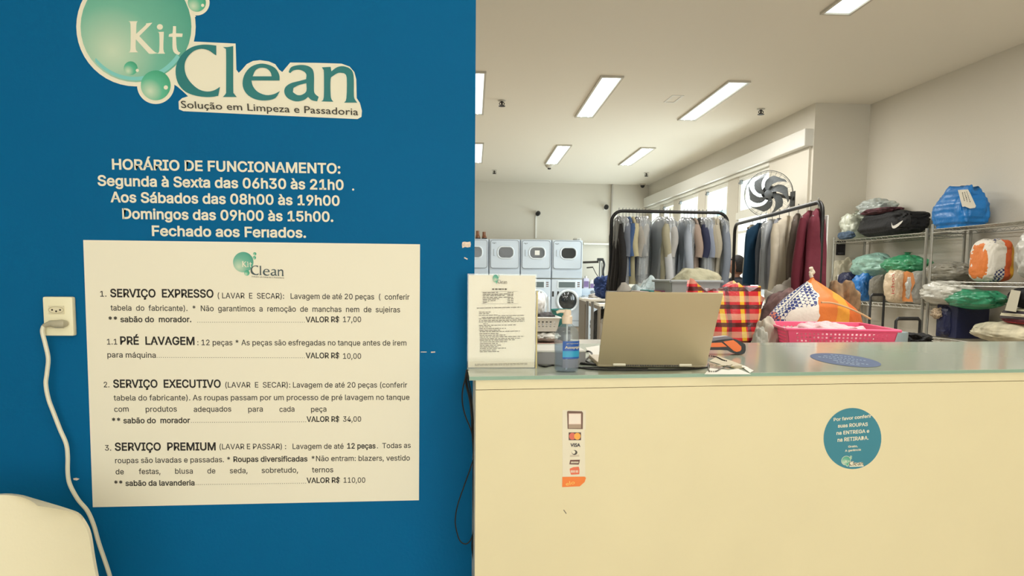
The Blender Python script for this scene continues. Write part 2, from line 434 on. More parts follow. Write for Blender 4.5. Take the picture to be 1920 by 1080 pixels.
# ---- display stand with price list
m_acr = clear_mat('clear_acrylic', (252, 252, 250), 0.03, 1.49, milky=.02)
m_paper = mat('printed_paper', (232, 222, 200), 0.7)
m_ink = mat('grey_ink', (120, 112, 98), 0.8)
m_teal = mat('teal_ink', (42, 118, 118), 0.6)
DY = 2.236
a, b, c, d = P(875.5, 513, Y=DY), P(997, 513, Y=DY), P(1004, 690.5, Y=DY), P(877, 690.5, Y=DY)
t = thing('display_stand', 'clear acrylic stand holding a printed price sheet on the counter', 'display stand', ((a.x + b.x) / 2, DY, CT))
zt, zb = a.z, CT
X0, X1 = (a.x + d.x) / 2, c.x
mb = MB(); mb.box(X0, X1, DY - .003, DY, zb, zt); mb.box(X0, X1, DY + .006, DY + .009, zb, zt)
obj('acrylic_pocket', mb, m_acr, t)
obj('acrylic_foot', MB().prism([(X0, DY + .009, zb + .0), (X0, DY + .075, zb), (X0, DY + .075, zb + .003), (X0, DY + .012, zb + .003), (X0, DY + .012, zb + .2), (X0, DY + .009, zb + .2)], (X1 - X0, 0, 0)), m_acr, t)
e = obj('side_edge', MB().box(X1, X1 + .004, DY - .003, DY + .012, zb, zt - .05), mat('yellowed_edge', (205, 186, 120), .4), t)
sh = obj('paper_sheet', MB().box(X0 + .003, X1 - .003, DY + .001, DY + .004, zb + .002, zt - .004), m_paper, t)
def stand_px(x, y): return P(870 + x / 5.4, 500 + y / 5.4, Y=DY - .0034)
mb = MB()
rnd = random.Random(3)
def printed(mb, x0, y0, x1, y1, h=6, solid=False):
    x = x0
    while x < x1:
        w = rnd.uniform(14, 46) if not solid else x1 - x0
        w = min(w, x1 - x)
        f0, f1 = (x - x0) / (x1 - x0), (x + w - x0) / (x1 - x0)
        ya, yb = y0 + (y1 - y0) * f0, y0 + (y1 - y0) * f1
        pts = [stand_px(x, ya), stand_px(x + w, yb), stand_px(x + w, yb - h), stand_px(x, ya - h)]
        mb.add(pts, [(0, 1, 2, 3)])
        x += w + rnd.uniform(5, 10)
printed(mb, 285, 235, 440, 235, 14); obj('printed_heading', mb, m_ink, sh); mb = MB()
for y, xe in ((270, 345), (285, 440), (300, 410), (318, 445), (335, 360), (352, 320), (370, 240)): printed(mb, 190, y, xe, y - 6, 7)
for y in (268, 284, 298, 316, 332, 350, 368): printed(mb, 440, y, 500, y - 3, 7)
for y in (258, 378): printed(mb, 178, y, 548, y - 8 if y < 300 else y - 4, 2, True)
obj('price_table', mb, m_ink, sh); mb = MB()
printed(mb, 130, 424, 578, 414, 7)
for (y, x0, x1) in [(460, 152, 270), (475, 152, 255), (492, 152, 345), (496, 345, 610), (515, 180, 480), (528, 150, 612), (545, 152, 612), (560, 152, 612), (578, 195, 240), (595, 152, 525), (610, 152, 275), (628, 155, 425), (645, 155, 365), (658, 160, 565), (678, 158, 355), (695, 160, 420), (712, 160, 610), (730, 160, 575), (745, 160, 515), (762, 160, 445), (780, 160, 340), (797, 160, 375), (812, 160, 350), (828, 160, 425), (845, 160, 330), (862, 160, 355)]:
    printed(mb, x0, y + 4, x1, y - 5 * (x1 - x0) / 300 + 4, 6)
obj('printed_text', mb, m_ink, sh); mb = MB()
for y in (990, 1002): printed(mb, 110, y, 640, y - 10, 4)
obj('footer_text', mb, m_ink, sh)

# ================================================================ LOGO LETTER OUTLINES (traced in sheet units)
LG = {
 'C': ([(928,288),(880,282),(830,283),(775,297),(725,330),(690,375),(672,430),(675,490),(695,540),(735,580),(790,602),(850,612),(900,612),(940,605),(952,548),(915,570),(870,578),(820,565),(775,530),(742,485),(728,435),(732,390),(755,350),(790,320),(835,308),(880,318),(912,340),(928,350)], None),
 'l': ([(970,297),(1000,297),(1035,291),(1035,560),(1040,590),(1057,612),(970,612),(988,590),(990,560),(990,330),(985,308)], None),
 'e': ([(1328,508),(1325,470),(1300,430),(1255,408),(1205,402),(1150,420),(1112,460),(1095,510),(1100,560),(1130,602),(1180,628),(1240,634),(1300,620),(1330,575),(1290,595),(1240,600),(1190,580),(1160,545),(1150,508)], [(1158,482),(1175,445),(1205,428),(1245,432),(1270,455),(1278,482)]),
 'a': ([(1385,455),(1400,425),(1440,412),(1490,412),(1530,430),(1545,470),(1545,560),(1550,590),(1575,612),(1565,640),(1530,632),(1508,612),(1480,632),(1430,640),(1380,620),(1358,585),(1365,550),(1400,525),(1450,512),(1495,500),(1497,470),(1480,450),(1450,440),(1415,445),(1395,462)], [(1497,525),(1497,575),(1470,598),(1440,600),(1412,582),(1415,555),(1450,537)]),
 'n': ([(1595,425),(1650,422),(1655,450),(1690,425),(1730,418),(1775,435),(1795,475),(1797,580),(1800,620),(1818,648),(1735,648),(1750,620),(1752,490),(1735,462),(1700,460),(1665,480),(1650,500),(1650,590),(1655,625),(1668,642),(1590,640),(1607,615),(1608,460),(1603,438)], None),
 'K': ([(372,134),(432,134),(424,150),(422,214),(482,158),(482,148),(524,143),(512,158),(442,228),(530,320),(560,336),(510,340),(490,325),(420,248),(420,310),(435,331),(372,331),(386,310),(386,155)], None),
 'i': ([(556,202),(597,200),(594,310),(605,339),(556,339),(568,318),(568,215)], None),
 't': ([(655,165),(674,165),(674,210),(716,212),(713,233),(674,233),(678,300),(688,325),(702,332),(690,347),(665,335),(652,305),(652,233),(627,232),(630,216),(652,210)], None),
}
def fill2d(outer, hole=None):
    """triangulate an outline (with an optional hole) in 2D"""
    from mathutils.geometry import tessellate_polygon
    loops = [[Vector((x, y, 0)) for x, y in outer]]
    if hole: loops.append([Vector((x, y, 0)) for x, y in hole])
    tris = tessellate_polygon(loops)
    pts = [(v.x, v.y) for l in loops for v in l]
    return pts, [tuple(t) for t in tris]
def soft(pts, n=3):
    """round the traced outline a little, keep sharp corners"""
    out = []; N = len(pts)
    for i in range(N):
        p0, p1, p2, p3 = [Vector(pts[(i + k) % N]) for k in (-1, 0, 1, 2)]
        d1 = (p1 - p0).normalized().dot((p2 - p1).normalized()); d2 = (p2 - p1).normalized().dot((p3 - p2).normalized())
        a = p1 - (p2 - p1) if d1 < 0.6 else p0
        b = p2 + (p2 - p1) if d2 < 0.6 else p3
        for k in range(n):
            t = k / n
            q = 0.5 * ((2 * p1) + (p2 - a) * t + (2 * a - 5 * p1 + 4 * p2 - b) * t * t + (3 * p1 - a - 3 * p2 + b) * t ** 3)
            out.append((q.x, q.y))
    return out
def crop2px(x, y): return (130 + x / 3.3684, y / 3.3684)

def bubble_mat(name, c_out, c_in, c_light, ox=-0.35, oz=-0.35):
    """printed bubble: a radial blend of inks, laid out on the disc itself"""
    if name in MATS: return MATS[name]
    m = bpy.data.materials.new(name); m.use_nodes = True; MATS[name] = m
    nt = m.node_tree; b = nt.nodes['Principled BSDF']; b.inputs['Roughness'].default_value = 0.5
    tc = nt.nodes.new('ShaderNodeTexCoord'); mp = nt.nodes.new('ShaderNodeMapping')
    mp.inputs['Location'].default_value = (-0.5 - ox * .5, 0, -0.5 - oz * .5)
    g = nt.nodes.new('ShaderNodeVectorMath'); g.operation = 'LENGTH'
    sp = nt.nodes.new('ShaderNodeSeparateXYZ'); cb = nt.nodes.new('ShaderNodeCombineXYZ')
    r = nt.nodes.new('ShaderNodeValToRGB'); e = r.color_ramp.elements
    e[0].position = 0.0; e[0].color = rgb(c_light); e[1].position = 0.85; e[1].color = rgb(c_out)
    k = e.new(0.42); k.color = rgb(c_in)
    nt.links.new(tc.outputs['Generated'], mp.inputs[0]); nt.links.new(mp.outputs[0], sp.inputs[0])
    nt.links.new(sp.outputs[0], cb.inputs[0]); nt.links.new(sp.outputs[2], cb.inputs[2])
    nt.links.new(cb.outputs[0], g.inputs[0]); nt.links.new(g.outputs['Value'], r.inputs[0]); nt.links.new(r.outputs[0], b.inputs['Base Color'])
    return m
m_bub = bubble_mat('bubble_ink_large', (62, 150, 128), (108, 176, 150), (196, 212, 184), -0.45, -0.45)
m_bub2 = bubble_mat('bubble_ink_small', (40, 150, 110), (84, 176, 140), (200, 214, 186), -0.4, -0.4)
m_vinyl = mat('white_vinyl', (232, 224, 200), 0.5)
m_clean = mat('dark_teal_ink', (4, 112, 112), 0.5)
m_txt = mat('dark_print', (62, 58, 50), 0.8)

def logo(parent, tr, plane, eps, backing=True, txtmat=None, tiny=False, lettermat=None):
    """tr: photo-pixel map of the big logo -> photo pixel; plane(px,py,off) -> world; off = distance in front of the sheet"""
    def disc(cx, cy, r, off, name, m, n=40):
        mb = MB(); pts = [plane(*tr(cx + r * cos(2 * pi * k / n), cy + r * sin(2 * pi * k / n)), off) for k in range(n)]
        mb.add(pts, [tuple(range(n))]); return obj(name, mb, m, parent)
    bub = [(255, 50, 104), (369, 5, 17), (292, 160, 28), (372, -34, 17)]
    if backing:
        mb = MB()
        for (cx, cy, r), e, lv_ in zip(bub, (8, 7, 7, 7), (.3, .5, .5, .7)):
            n = 48; mb.add([plane(*tr(cx + (r + e) * cos(2 * pi * k / n), cy + (r + e) * sin(2 * pi * k / n)), eps * lv_) for k in range(n)], [tuple(range(n))])
        o = [(700,262),(780,262),(900,268),(1050,275),(1053,360),(1055,440),(1070,460),(1090,440),(1120,405),(1160,385),(1205,380),(1260,388),(1300,405),(1325,440),(1345,455),(1365,430),(1395,395),(1560,397),(1720,402),(1770,420),(1800,455),(1812,500),(1815,620),(1835,650),(1848,700),(1845,738),(1820,752),(1500,738),(1100,720),(720,702),(692,690),(690,640),(712,620),(750,608),(715,575),(680,545),(640,520),(600,420)]
        pts, tris = fill2d([crop2px(*q) for q in o])
        mb.add([plane(*tr(*q), eps * .9) for q in pts], tris)
        o = [(765,90),(830,100),(850,90),(775,115),(768,190),(740,120)]
        pts, tris = fill2d([crop2px(*q) for q in [(700,60),(745,20),(800,105),(775,118),(785,262),(760,262),(740,140)]])
        mb.add([plane(*tr(*q), eps * 1.2) for q in pts], tris)
        obj('backing', mb, m_vinyl, parent)
    for k, (cx, cy, r) in enumerate(bub):
        disc(cx, cy, r, eps * (2 if k == 0 else 3), 'bubble', m_bub if k == 0 else m_bub2)
    if not tiny:
        n = 30; mb = MB()   # crescent along the lower rim of the large bubble
        out = [(255 + 101 * cos(a), 50 + 101 * sin(a)) for a in [math.radians(35 + 105 * k / n) for k in range(n + 1)]]
        inn = [(253 + 96 * cos(a), 44 + 100 * sin(a)) for a in [math.radians(35 + 105 * k / n) for k in range(n + 1)]][::-1]
        pts, tris = fill2d(out + inn); mb.add([plane(*tr(*q), eps * 2.4) for q in pts], tris)
        obj('bubble_rim', mb, mat('pale_cyan_ink', (122, 196, 190), .5), parent)
        disc(245, 128, 13, eps * 2.6, 'bubble', m_bub2, 24)
        for cx, cy, r in ((311, 164, 4), (257.5, 132, 3), (380, 10, 3)): disc(cx, cy, r, eps * 4.5, 'highlight', m_vinyl, 16)
    def letters(keys, off, name, m):
        for k in keys:
            o_, h_ = LG[k]; o_ = soft(o_); h_ = soft(h_) if h_ else None
            pts, tris = fill2d([crop2px(*q) for q in o_], [crop2px(*q) for q in h_] if h_ else None)
            mb = MB().add([plane(*tr(*q), off) for q in pts], tris)
            if k == 'i':
                n = 20; mb.add([plane(*tr(*crop2px(572 + 19 * cos(2 * pi * j / n), 170 + 18 * sin(2 * pi * j / n))), off) for j in range(n)], [tuple(range(n))])
            obj(name, mb, m, parent)
    letters('Kit', eps * 3.6, 'letter', m_vinyl)
    letters('Clean', eps * 5, 'letter', lettermat or m_clean)
    if not tiny or txtmat:
        mb = MB()
        A = plane(*tr(*crop2px(707, 681)), eps * 5); B = plane(*tr(*crop2px(1825, 728)), eps * 5)
        H = (plane(*tr(400, 100), 0) - plane(*tr(400, 113), 0)).length
        n_ = (plane(*tr(400, 100), 1) - plane(*tr(400, 100), 0))
        text3(mb, 'Solução em Limpeza e Passadoria', A, B, H, n_, None, 0.004, 3 if not tiny else 1)
        obj('lettering', mb, txtmat or m_txt, parent)

def wplane(px, py, off=0): return P(px, py, Y=WALLY - 0.001 - off)
def ident(x, y): return (x, y)
p = wplane(420, 110)
t = thing('wall_logo', 'large bubble logo sticker with teal lettering at top of blue wall', 'logo sticker', (p.x, WALLY, p.z))
logo(t, ident, wplane, 0.0004)

# ---- opening hours, white vinyl letters
def c2(x, y): return (150 + x / 3.368, 280 + y / 3.368)
p = wplane(415, 370)
t = thing('opening_hours', 'white opening hours lettering in five lines on the blue wall', 'wall lettering', (p.x, WALLY, p.z))
for s, x0, y0, x1, y1 in [('HORÁRIO DE FUNCIONAMENTO:', 203, 125, 1645, 152), ('Segunda à Sexta das 06h30 às 21h0', 112, 228, 1665, 255),
                          ('Aos Sábados das 08h00 às 19h00', 193, 332, 1640, 355), ('Domingos das 09h00 às 15h00.', 268, 437, 1600, 456), ('Fechado aos Ferıados.', 455, 545, 1428, 557)]:
    mb = MB(); A = wplane(*c2(x0, y0)); B = wplane(*c2(x1, y1))
    cap = (wplane(400, 300) - wplane(400, 318.5)).length
    text3(mb, s, A, B, cap, (0, -1, 0), FONT2, 0.022)
    obj('lettering', mb, m_vinyl, t)
    if s[0] == 'S':
        mb = MB().add([wplane(*c2(1725 + 7 * cos(k * pi / 4), 254 + 7 * sin(k * pi / 4)), .0003) for k in range(8)], [tuple(range(8))])
        obj('full_stop', mb, m_vinyl, t)

# ---- price poster
pc = [(156, 450), (787.5, 458), (785.5, 938), (174, 951)]
p = wplane(475, 700)
t = thing('price_poster', 'large cream paper poster of laundry services and prices on blue wall', 'poster', (p.x, WALLY, p.z))
mb = MB(); mb.prism([P(x, y, Y=WALLY - .002) for x, y in pc], (0, .0018, 0))
sheet = obj('paper_sheet', mb, mat('poster_paper', (236, 228, 206), 0.6), t)
PW = lambda x, y, off=0: P(x, y, Y=WALLY - .0022 - off)
lg = lambda x, y: (469.5 + (x - 328) * .184, 516 + (y - 183) * .184)
logo(sheet, lg, PW, 0.0002, backing=False, tiny=True, txtmat=m_txt, lettermat=mat('slate_ink', (70, 84, 86), .6))
def c3(x, y): return (150 + x / 2.954, 440 + y / 2.954)
def c4(x, y): return (150 + x / 2.954, 690 + y / 2.954)
m_head = mat('black_print', (38, 34, 30), .8)
cap1 = (PW(400, 600) - PW(400, 610.2)).length
def ln(c, s, x0, y0, x1, y1, kind=0):
    A, B = PW(*c(x0, y0)), PW(*c(x1, y1))
    mt = MB(); mbold = mt; mhead = mt
    if kind == 0: text3(mt, s, A, B, cap1, (0, -1, 0), FONT2, 0.008, 2)
    elif kind == 1: text3(mbold, s, A, B, cap1, (0, -1, 0), FONT2, 0.020, 2)
    else: text3(mhead, s, A, B, cap1 * 1.42, (0, -1, 0), FONT2, 0.022, 3)
    obj(('printed_line', 'bold_line', 'heading_line')[kind], mt, m_head if kind == 2 else m_txt, sheet)
def dots(c, x0, y0, x1, y1):
    n = int((x1 - x0) / 11.6); mt = MB()
    for k in range(n + 1):
        f = k / n; x, y = x0 + (x1 - x0) * f, y0 + (y1 - y0) * f - 2; r = 2.1
        mt.add([PW(*c(x + r * cos(j * pi / 3), y + r * sin(j * pi / 3)), .0003) for j in range(6)], [tuple(range(6))])
    obj('dotted_leader', mt, m_txt, sheet)
ln(c3, '1.', 112, 343, 147, 343, 0); ln(c3, 'SERVIÇO  EXPRESSO', 168, 345, 740, 348, 2)
ln(c3, '( LAVAR  E  SECAR):   Lavagem de até 20 peças  (  conferir', 763, 352, 1825, 360)
ln(c3, 'tabela  do  fabricante).  *  Não  garantimos  a  remoção  de  manchas  nem  de  sujeiras', 170, 420, 1773, 430)
ln(c3, '** sabão do  morador.', 158, 484, 617, 484, 1); dots(c3, 652, 487, 1243, 487)
ln(c3, 'VALOR R$', 1250, 485, 1437, 484, 1); ln(c3, '17,00', 1457, 484, 1557, 484, 0)
ln(c3, '1.1', 150, 608, 207, 608); ln(c3, 'PRÉ  LAVAGEM', 223, 608, 635, 610, 2)
ln(c3, ': 12 peças * As peças são esfregadas no tanque antes de irem', 650, 612, 1808, 614)
ln(c3, 'para máquina', 152, 680, 420, 682); dots(c3, 427, 682, 1243, 684); ln(c3, 'VALOR R$', 1250, 684, 1437, 684, 1); ln(c3, '10,00', 1457, 687, 1557, 687)
ln(c4, '2.', 132, 107, 163, 107); ln(c4, 'SERVIÇO  EXECUTIVO', 184, 108, 780, 108, 2)
ln(c4, '(LAVAR  E  SECAR): Lavagem de até 20 peças (conferir', 805, 108, 1812, 108)
ln(c4, 'tabela do fabricante). As roupas passam por um processo de pré lavagem no tanque', 187, 180, 1825, 176)
for s, a, b in (('com', 190, 270), ('produtos', 364, 537), ('adequados', 630, 838), ('para', 932, 1013), ('cada', 1105, 1188), ('peça', 1280, 1365)): ln(c4, s, a, 243, b, 241)
ln(c4, '** sabão do  morador', 177, 306, 610, 304, 1); dots(c4, 617, 303, 1250, 300); ln(c4, 'VALOR R$', 1255, 298, 1437, 297, 1); ln(c4, '34,00', 1457, 297, 1557, 297)
ln(c4, '3.', 138, 457, 173, 457); ln(c4, 'SERVIÇO  PREMIUM', 193, 457, 752, 455, 2)
ln(c4, '(LAVAR E PASSAR) :   Lavagem de até', 773, 450, 1460, 447); ln(c4, '12 peças', 1480, 446, 1637, 445, 1); ln(c4, '.  Todas as', 1645, 445, 1832, 442)
ln(c4, 'roupas são lavadas e passadas. *', 195, 527, 832, 521); ln(c4, 'Roupas diversificadas', 850, 520, 1260, 517, 1); ln(c4, '*Não entram: blazers, vestido', 1283, 516, 1827, 512)
for s, a, b in (('de', 198, 243), ('festas,', 326, 446), ('blusa', 527, 625), ('de', 706, 750), ('seda,', 830, 928), ('sobretudo,', 1006, 1208), ('ternos', 1285, 1403)): ln(c4, s, a, 589 - (a - 198) * .01, b, 589 - (b - 198) * .01)
ln(c4, '** sabão da lavanderia', 190, 653, 635, 650, 1); dots(c4, 642, 648, 1250, 640); ln(c4, 'VALOR R$', 1255, 637, 1440, 635, 1); ln(c4, '110,00', 1460, 635, 1580, 635)

# logo on the counter stand sheet
lgs = lambda x, y: (933 + (x - 328) * .052, 531.5 + (y - 183) * .070)
logo(sh, lgs, lambda x, y, off=0: P(x, y, Y=DY - .0034 - off), 0.0001, backing=False, tiny=True, lettermat=m_ink)

# ---- wall socket, plug and white cord
m_ivory = mat('ivory_plastic', (238, 230, 196), 0.35)
p = wplane(109, 592)
t = thing('wall_socket', 'ivory double wall socket on the blue wall left of the poster', 'socket', (p.x, WALLY, p.z))
a, b = P(79.5, 556, Y=WALLY - .02), P(139, 630, Y=WALLY - .02)
obj('faceplate', MB().rbox(a.x, b.x, WALLY - .022, WALLY, b.z, a.z, .006), m_ivory, t, True)
for (y0, y1) in ((573, 589), (600, 616)):
    q0, q1 = P(91, y0, Y=WALLY - .022), P(121, y1, Y=WALLY - .022)
    s = obj('socket_insert', MB().rbox(q0.x, q1.x, WALLY - .0245, WALLY - .021, q1.z, q0.z, .001), mat('ivory_insert', (222, 212, 180), .4), t)
    mm = MB(); cx, cz = (q0.x + q1.x) / 2, (q0.z + q1.z) / 2
    for dx, dz in ((-.011, 0), (0, -.004), (.011, 0)):
        mm.lathe([(0.0028, 0), (0.0028, 0.0005)], (0, 0, 0), 10) if False else mm.prism([V(cx + dx + .0028 * cos(k * pi / 4), WALLY - .0249, cz + dz + .0028 * sin(k * pi / 4)) for k in range(8)], (0, .0006, 0))
    obj('socket_hole', mm, mat('hole_dark', (60, 52, 40), .9), s)
    hx = MB(); N = 24
    ring = [V(cx + (.021 * cos(2 * pi * k / N)), WALLY - .0248, cz + .0095 * sin(2 * pi * k / N)) for k in range(N)]
    obj('socket_rim', MB().tube(ring, .0009, 6, closed=True), mat('rim_shade', (190, 178, 140), .5), s)
# plug and cord
YC = WALLY - .035
pts = [P(x, y, Y=YC) for x, y in [(112, 607), (95, 606), (82, 611), (79.5, 622), (85, 645), (90.5, 672), (88, 700), (86, 720), (91, 748), (101, 775), (113, 806), (124, 832), (127, 856), (127, 885), (131, 908), (146, 936), (164, 958), (176, 985), (186, 1020), (206, 1080)]]
pts += [Vector((pts[-1].x + .03, YC, pts[-1].z - .15)), Vector((pts[-1].x + .06, YC - .03, .1)), Vector((pts[-1].x + .10, YC - .08, .006)), Vector((pts[-1].x + .4, YC - .1, .006))]
t = thing('power_cord', 'white power cord hanging from the lower socket past the chair', 'power cord', (pts[0].x, WALLY, 0))
obj('cord', MB().tube(spline(pts[2:], 8), .0062, 8), mat('cord_white', (226, 220, 196), .4), t, True)
q = pts[0]
obj('plug', MB().tube([(q.x + .012, WALLY - .024, q.z), (q.x + .008, YC, q.z), (q.x - .01, YC - .004, q.z - .001), tuple(pts[1]), tuple(pts[2])], [.009, .012, .0115, .008, .006], 12), mat('plug_grey', (178, 170, 146), .45), t, True)

# ---- white plastic chair
m_chair = mat('white_chair_plastic', (236, 226, 196), 0.35, bump=.02, bscale=100)
cx = P(166, 1000, Y=1.9).x - .235; cy = 1.93; ZT = P(60, 941, Y=1.93).z
t = thing('plastic_chair', 'cream white plastic chair under the socket, only its backrest showing', 'chair', (cx, cy - .2, 0))
mb = MB()
rows = 8
prof = [(q.x, q.z) for q in spline([V(.285, 0, .45), V(.273, 0, .51), V(.262, 0, .56), V(.252, 0, .61), V(.242, 0, ZT - .075), V(.229, 0, ZT - .045), V(.210, 0, ZT - .022), V(.175, 0, ZT - .010), V(.12, 0, ZT)], 4)]
grid = []
NX = 14
for off in (0, .014):
    for (hw, z) in prof:
        for j in range(NX + 1):
            u = -1 + 2 * j / NX
            zz = z + .010 * (1 - u * u) * max(0, (z - ZT + .05) / .05)
            mb.v.append(V(cx + hw * u, cy - .07 + .065 * (1 - u * u) + (z - .45) * .12 + off, zz))
R_ = len(prof); C_ = NX + 1; H_ = R_ * C_
for i in range(R_ - 1):
    for j in range(NX):
        q = (i * C_ + j, i * C_ + j + 1, (i + 1) * C_ + j + 1, (i + 1) * C_ + j)
        mb.f.append(q); mb.f.append(tuple(H_ + k for k in q[::-1]))
    for j in (0, NX): mb.f.append((i * C_ + j, (i + 1) * C_ + j, H_ + (i + 1) * C_ + j, H_ + i * C_ + j))
for j in range(NX):
    for i in (0, R_ - 1): mb.f.append((i * C_ + j, i * C_ + j + 1, H_ + i * C_ + j + 1, H_ + i * C_ + j))
obj('backrest', mb, m_chair, t, True, angle=60)
obj('seat', MB().rbox(cx - .25, cx + .25, cy - .50, cy - .04, .425, .455, .012), m_chair, t, True)
for sx in (-1, 1):
    obj('leg', MB().tube([(cx + sx * .19, cy - .06, .44), (cx + sx * .23, cy + .02, 0)], [.028, .022], 8), m_chair, t, True)
    obj('leg', MB().tube([(cx + sx * .19, cy - .46, .44), (cx + sx * .22, cy - .52, 0)], [.028, .022], 8), m_chair, t, True)

# ---- black cables at the counter's left end
YK = 2.19
m_cab = mat('black_cable', (14, 14, 15), .4)
def cab(pl, r, Y=YK, label='', extra=[]):
    pts = [P(x, y, Y=Y) for x, y in pl] + extra
    return one('black_cable', MB().tube(spline(pts, 8), r, 7), m_cab, label, 'cable', 'black cables at the counter end', True)
end = P(889, 1080, Y=YK)
cab([(877, 693), (874, 706), (875, 722), (881, 747), (885, 780), (886, 806), (888, 835), (889, 887), (888.5, 940), (889, 990), (886, 1024), (889, 1050), (889, 1080)], .0042, label='thickest black cable hanging straight down between blue wall and counter', extra=[V(end.x, YK, .3), V(end.x, YK - .01, .01)])
cab([(876, 697), (868, 728), (867, 754), (872, 778), (880, 798), (885, 813), (887, 840)], .0022, YK - .008, 'thin black cable bowing left just under the glass edge')
cab([(888, 860), (880, 884), (872, 906), (859, 944), (854, 970), (855, 990), (862, 1013), (873, 1020), (882, 1013), (888, 996), (889, 976)], .0020, YK - .008, 'thin black cable in a long loop low on the blue wall')
cab([(874, 694), (879, 715), (884, 745), (887, 790), (888, 840), (887, 900), (888, 1080)], .0022, YK + .008, 'thin black cable alongside the thick one at the counter end', extra=[V(end.x - .004, YK + .01, .01)])

# ---- stickers on the counter front
def fpl(px, py, off=0):
    n = V(CSL, -1, 0).normalized(); d = fw + RT * ((px - CX) / F) - UP * ((py - CY) / F)
    p0 = V(CL, CF, 0) + n * (.0005 + off); return EYE + d * ((p0 - EYE).dot(n) / d.dot(n))
a = fpl(1076, 840)
t = thing('payment_sticker', 'narrow white sticker strip of card payment marks on counter front', 'sticker', (a.x, CF, a.z))
def poly(parent, name, pts, off, m, conv=None):
    conv = conv or (lambda x, y: (1030 + x / 4.911, 750 + y / 4.909))
    mb = MB(); ps = [conv(*q) for q in pts]; vv, tr_ = fill2d(ps)
    mb.add([fpl(x, y, off) for x, y in vv], tr_); return obj(name, mb, m, parent)
def col(name, c): return mat(name, c, .5)
strip = poly(t, 'strip', [(122, 92), (335, 95), (335, 268), (325, 275), (332, 700), (122, 706), (120, 300)], 0, col('sticker_white', (226, 216, 192)))
fr = poly(t, 'terminal_picture', [(163, 108), (172, 100), (300, 104), (310, 118), (308, 268), (168, 266)], .0002, col('brown_print', (112, 82, 66)))
poly(t, 'terminal_picture', [(178, 124), (292, 124), (292, 258), (178, 258)], .0004, col('pale_pink', (232, 206, 190)))
poly(t, 'terminal_picture', [(184, 132), (286, 132), (286, 216), (184, 218)], .0006, col('pale_print', (236, 222, 208)))
poly(t, 'terminal_picture', [(178, 224), (292, 224), (292, 260), (178, 260)], .0006, col('taupe_print', (170, 146, 124)))
poly(t, 'card_mark', [(178, 298), (292, 298), (292, 370), (178, 370)], .0002, col('dark_brown_print', (92, 62, 56)))
def ell(cx, cy, rx, ry, n=24): return [(cx + rx * cos(2 * pi * k / n), cy + ry * sin(2 * pi * k / n)) for k in range(n)]
poly(t, 'card_mark', ell(212, 334, 30, 32), .0004, col('mark_red', (214, 106, 88)))
poly(t, 'card_mark', ell(258, 334, 30, 32), .0006, col('mark_orange', (238, 168, 72)))
mb = MB(); cf = lambda x, y: (1030 + x / 4.911, 750 + y / 4.909)
def stx(mb, s, x0, y0, x1, y1, h, bold=.01, off=.0008, res=2, conv=cf, font=None):
    A, B = fpl(*conv(x0, y0), off), fpl(*conv(x1, y1), off)
    cap = (fpl(*conv(x0, y0)) - fpl(*conv(x0, y0 - h))).length
    text3(mb, s, A, B, cap, (0, -1, 0), font, bold, res)
stx(mb, 'VISA', 193, 430, 286, 430, 30, .03)
obj('lettering', mb, col('navy_print', (48, 46, 60)), t)
poly(t, 'card_mark', ell(232, 483, 26, 22), .0002, col('dark_print_mark', (70, 64, 56)))
poly(t, 'card_mark', ell(224, 480, 16, 16), .0004, m_vinyl)
poly(t, 'card_mark', [(190, 508), (275, 505), (275, 509), (190, 512)], .0002, col('taupe_print', (170, 146, 124)))
poly(t, 'card_mark', [(190, 518), (275, 515), (275, 519), (190, 522)], .0002, col('taupe_print', (170, 146, 124)))
poly(t, 'card_mark', [(192, 552), (282, 550), (272, 594), (184, 592)], .0002, col('maroon_print', (104, 62, 54)))
mb = MB(); 
for x in range(200, 268, 12): mb.add([fpl(*cf(q, w), .0005) for q, w in ((x, 566), (x + 8, 566), (x + 7, 582), (x - 1, 582))], [(0, 1, 2, 3)])
obj('lettering', mb, m_vinyl, t)
poly(t, 'card_mark', [(188, 632), (220, 618), (272, 614), (278, 640), (276, 684), (200, 688), (190, 660)], .0002, col('mark_coral', (226, 112, 78)))
mb = MB()
for x in (197, 208, 219, 232, 246, 258): mb.add([fpl(*cf(q, w), .0005) for q, w in ((x, 648), (x + 7, 646), (x + 7, 668), (x, 670))], [(0, 1, 2, 3)])
obj('lettering', mb, m_vinyl, t)
o_ = poly(t, 'orange_end', [(120, 708), (325, 706), (338, 716), (325, 755), (280, 795), (118, 802)], .0003, col('sticker_orange', (236, 126, 52)))
mb = MB(); stx(mb, 'elo', 152, 790, 236, 772, 34, .01); obj('lettering', mb, col('sticker_yellow', (240, 190, 96)), t)
one('paint_nick', MB().prism([fpl(*cf(x, y), .0004) for x, y in ((128, 1012), (136, 1010), (160, 1045), (152, 1048))], (0, .0006, 0)), m_ink, 'small dark nick on the counter front below payment sticker', 'nick')

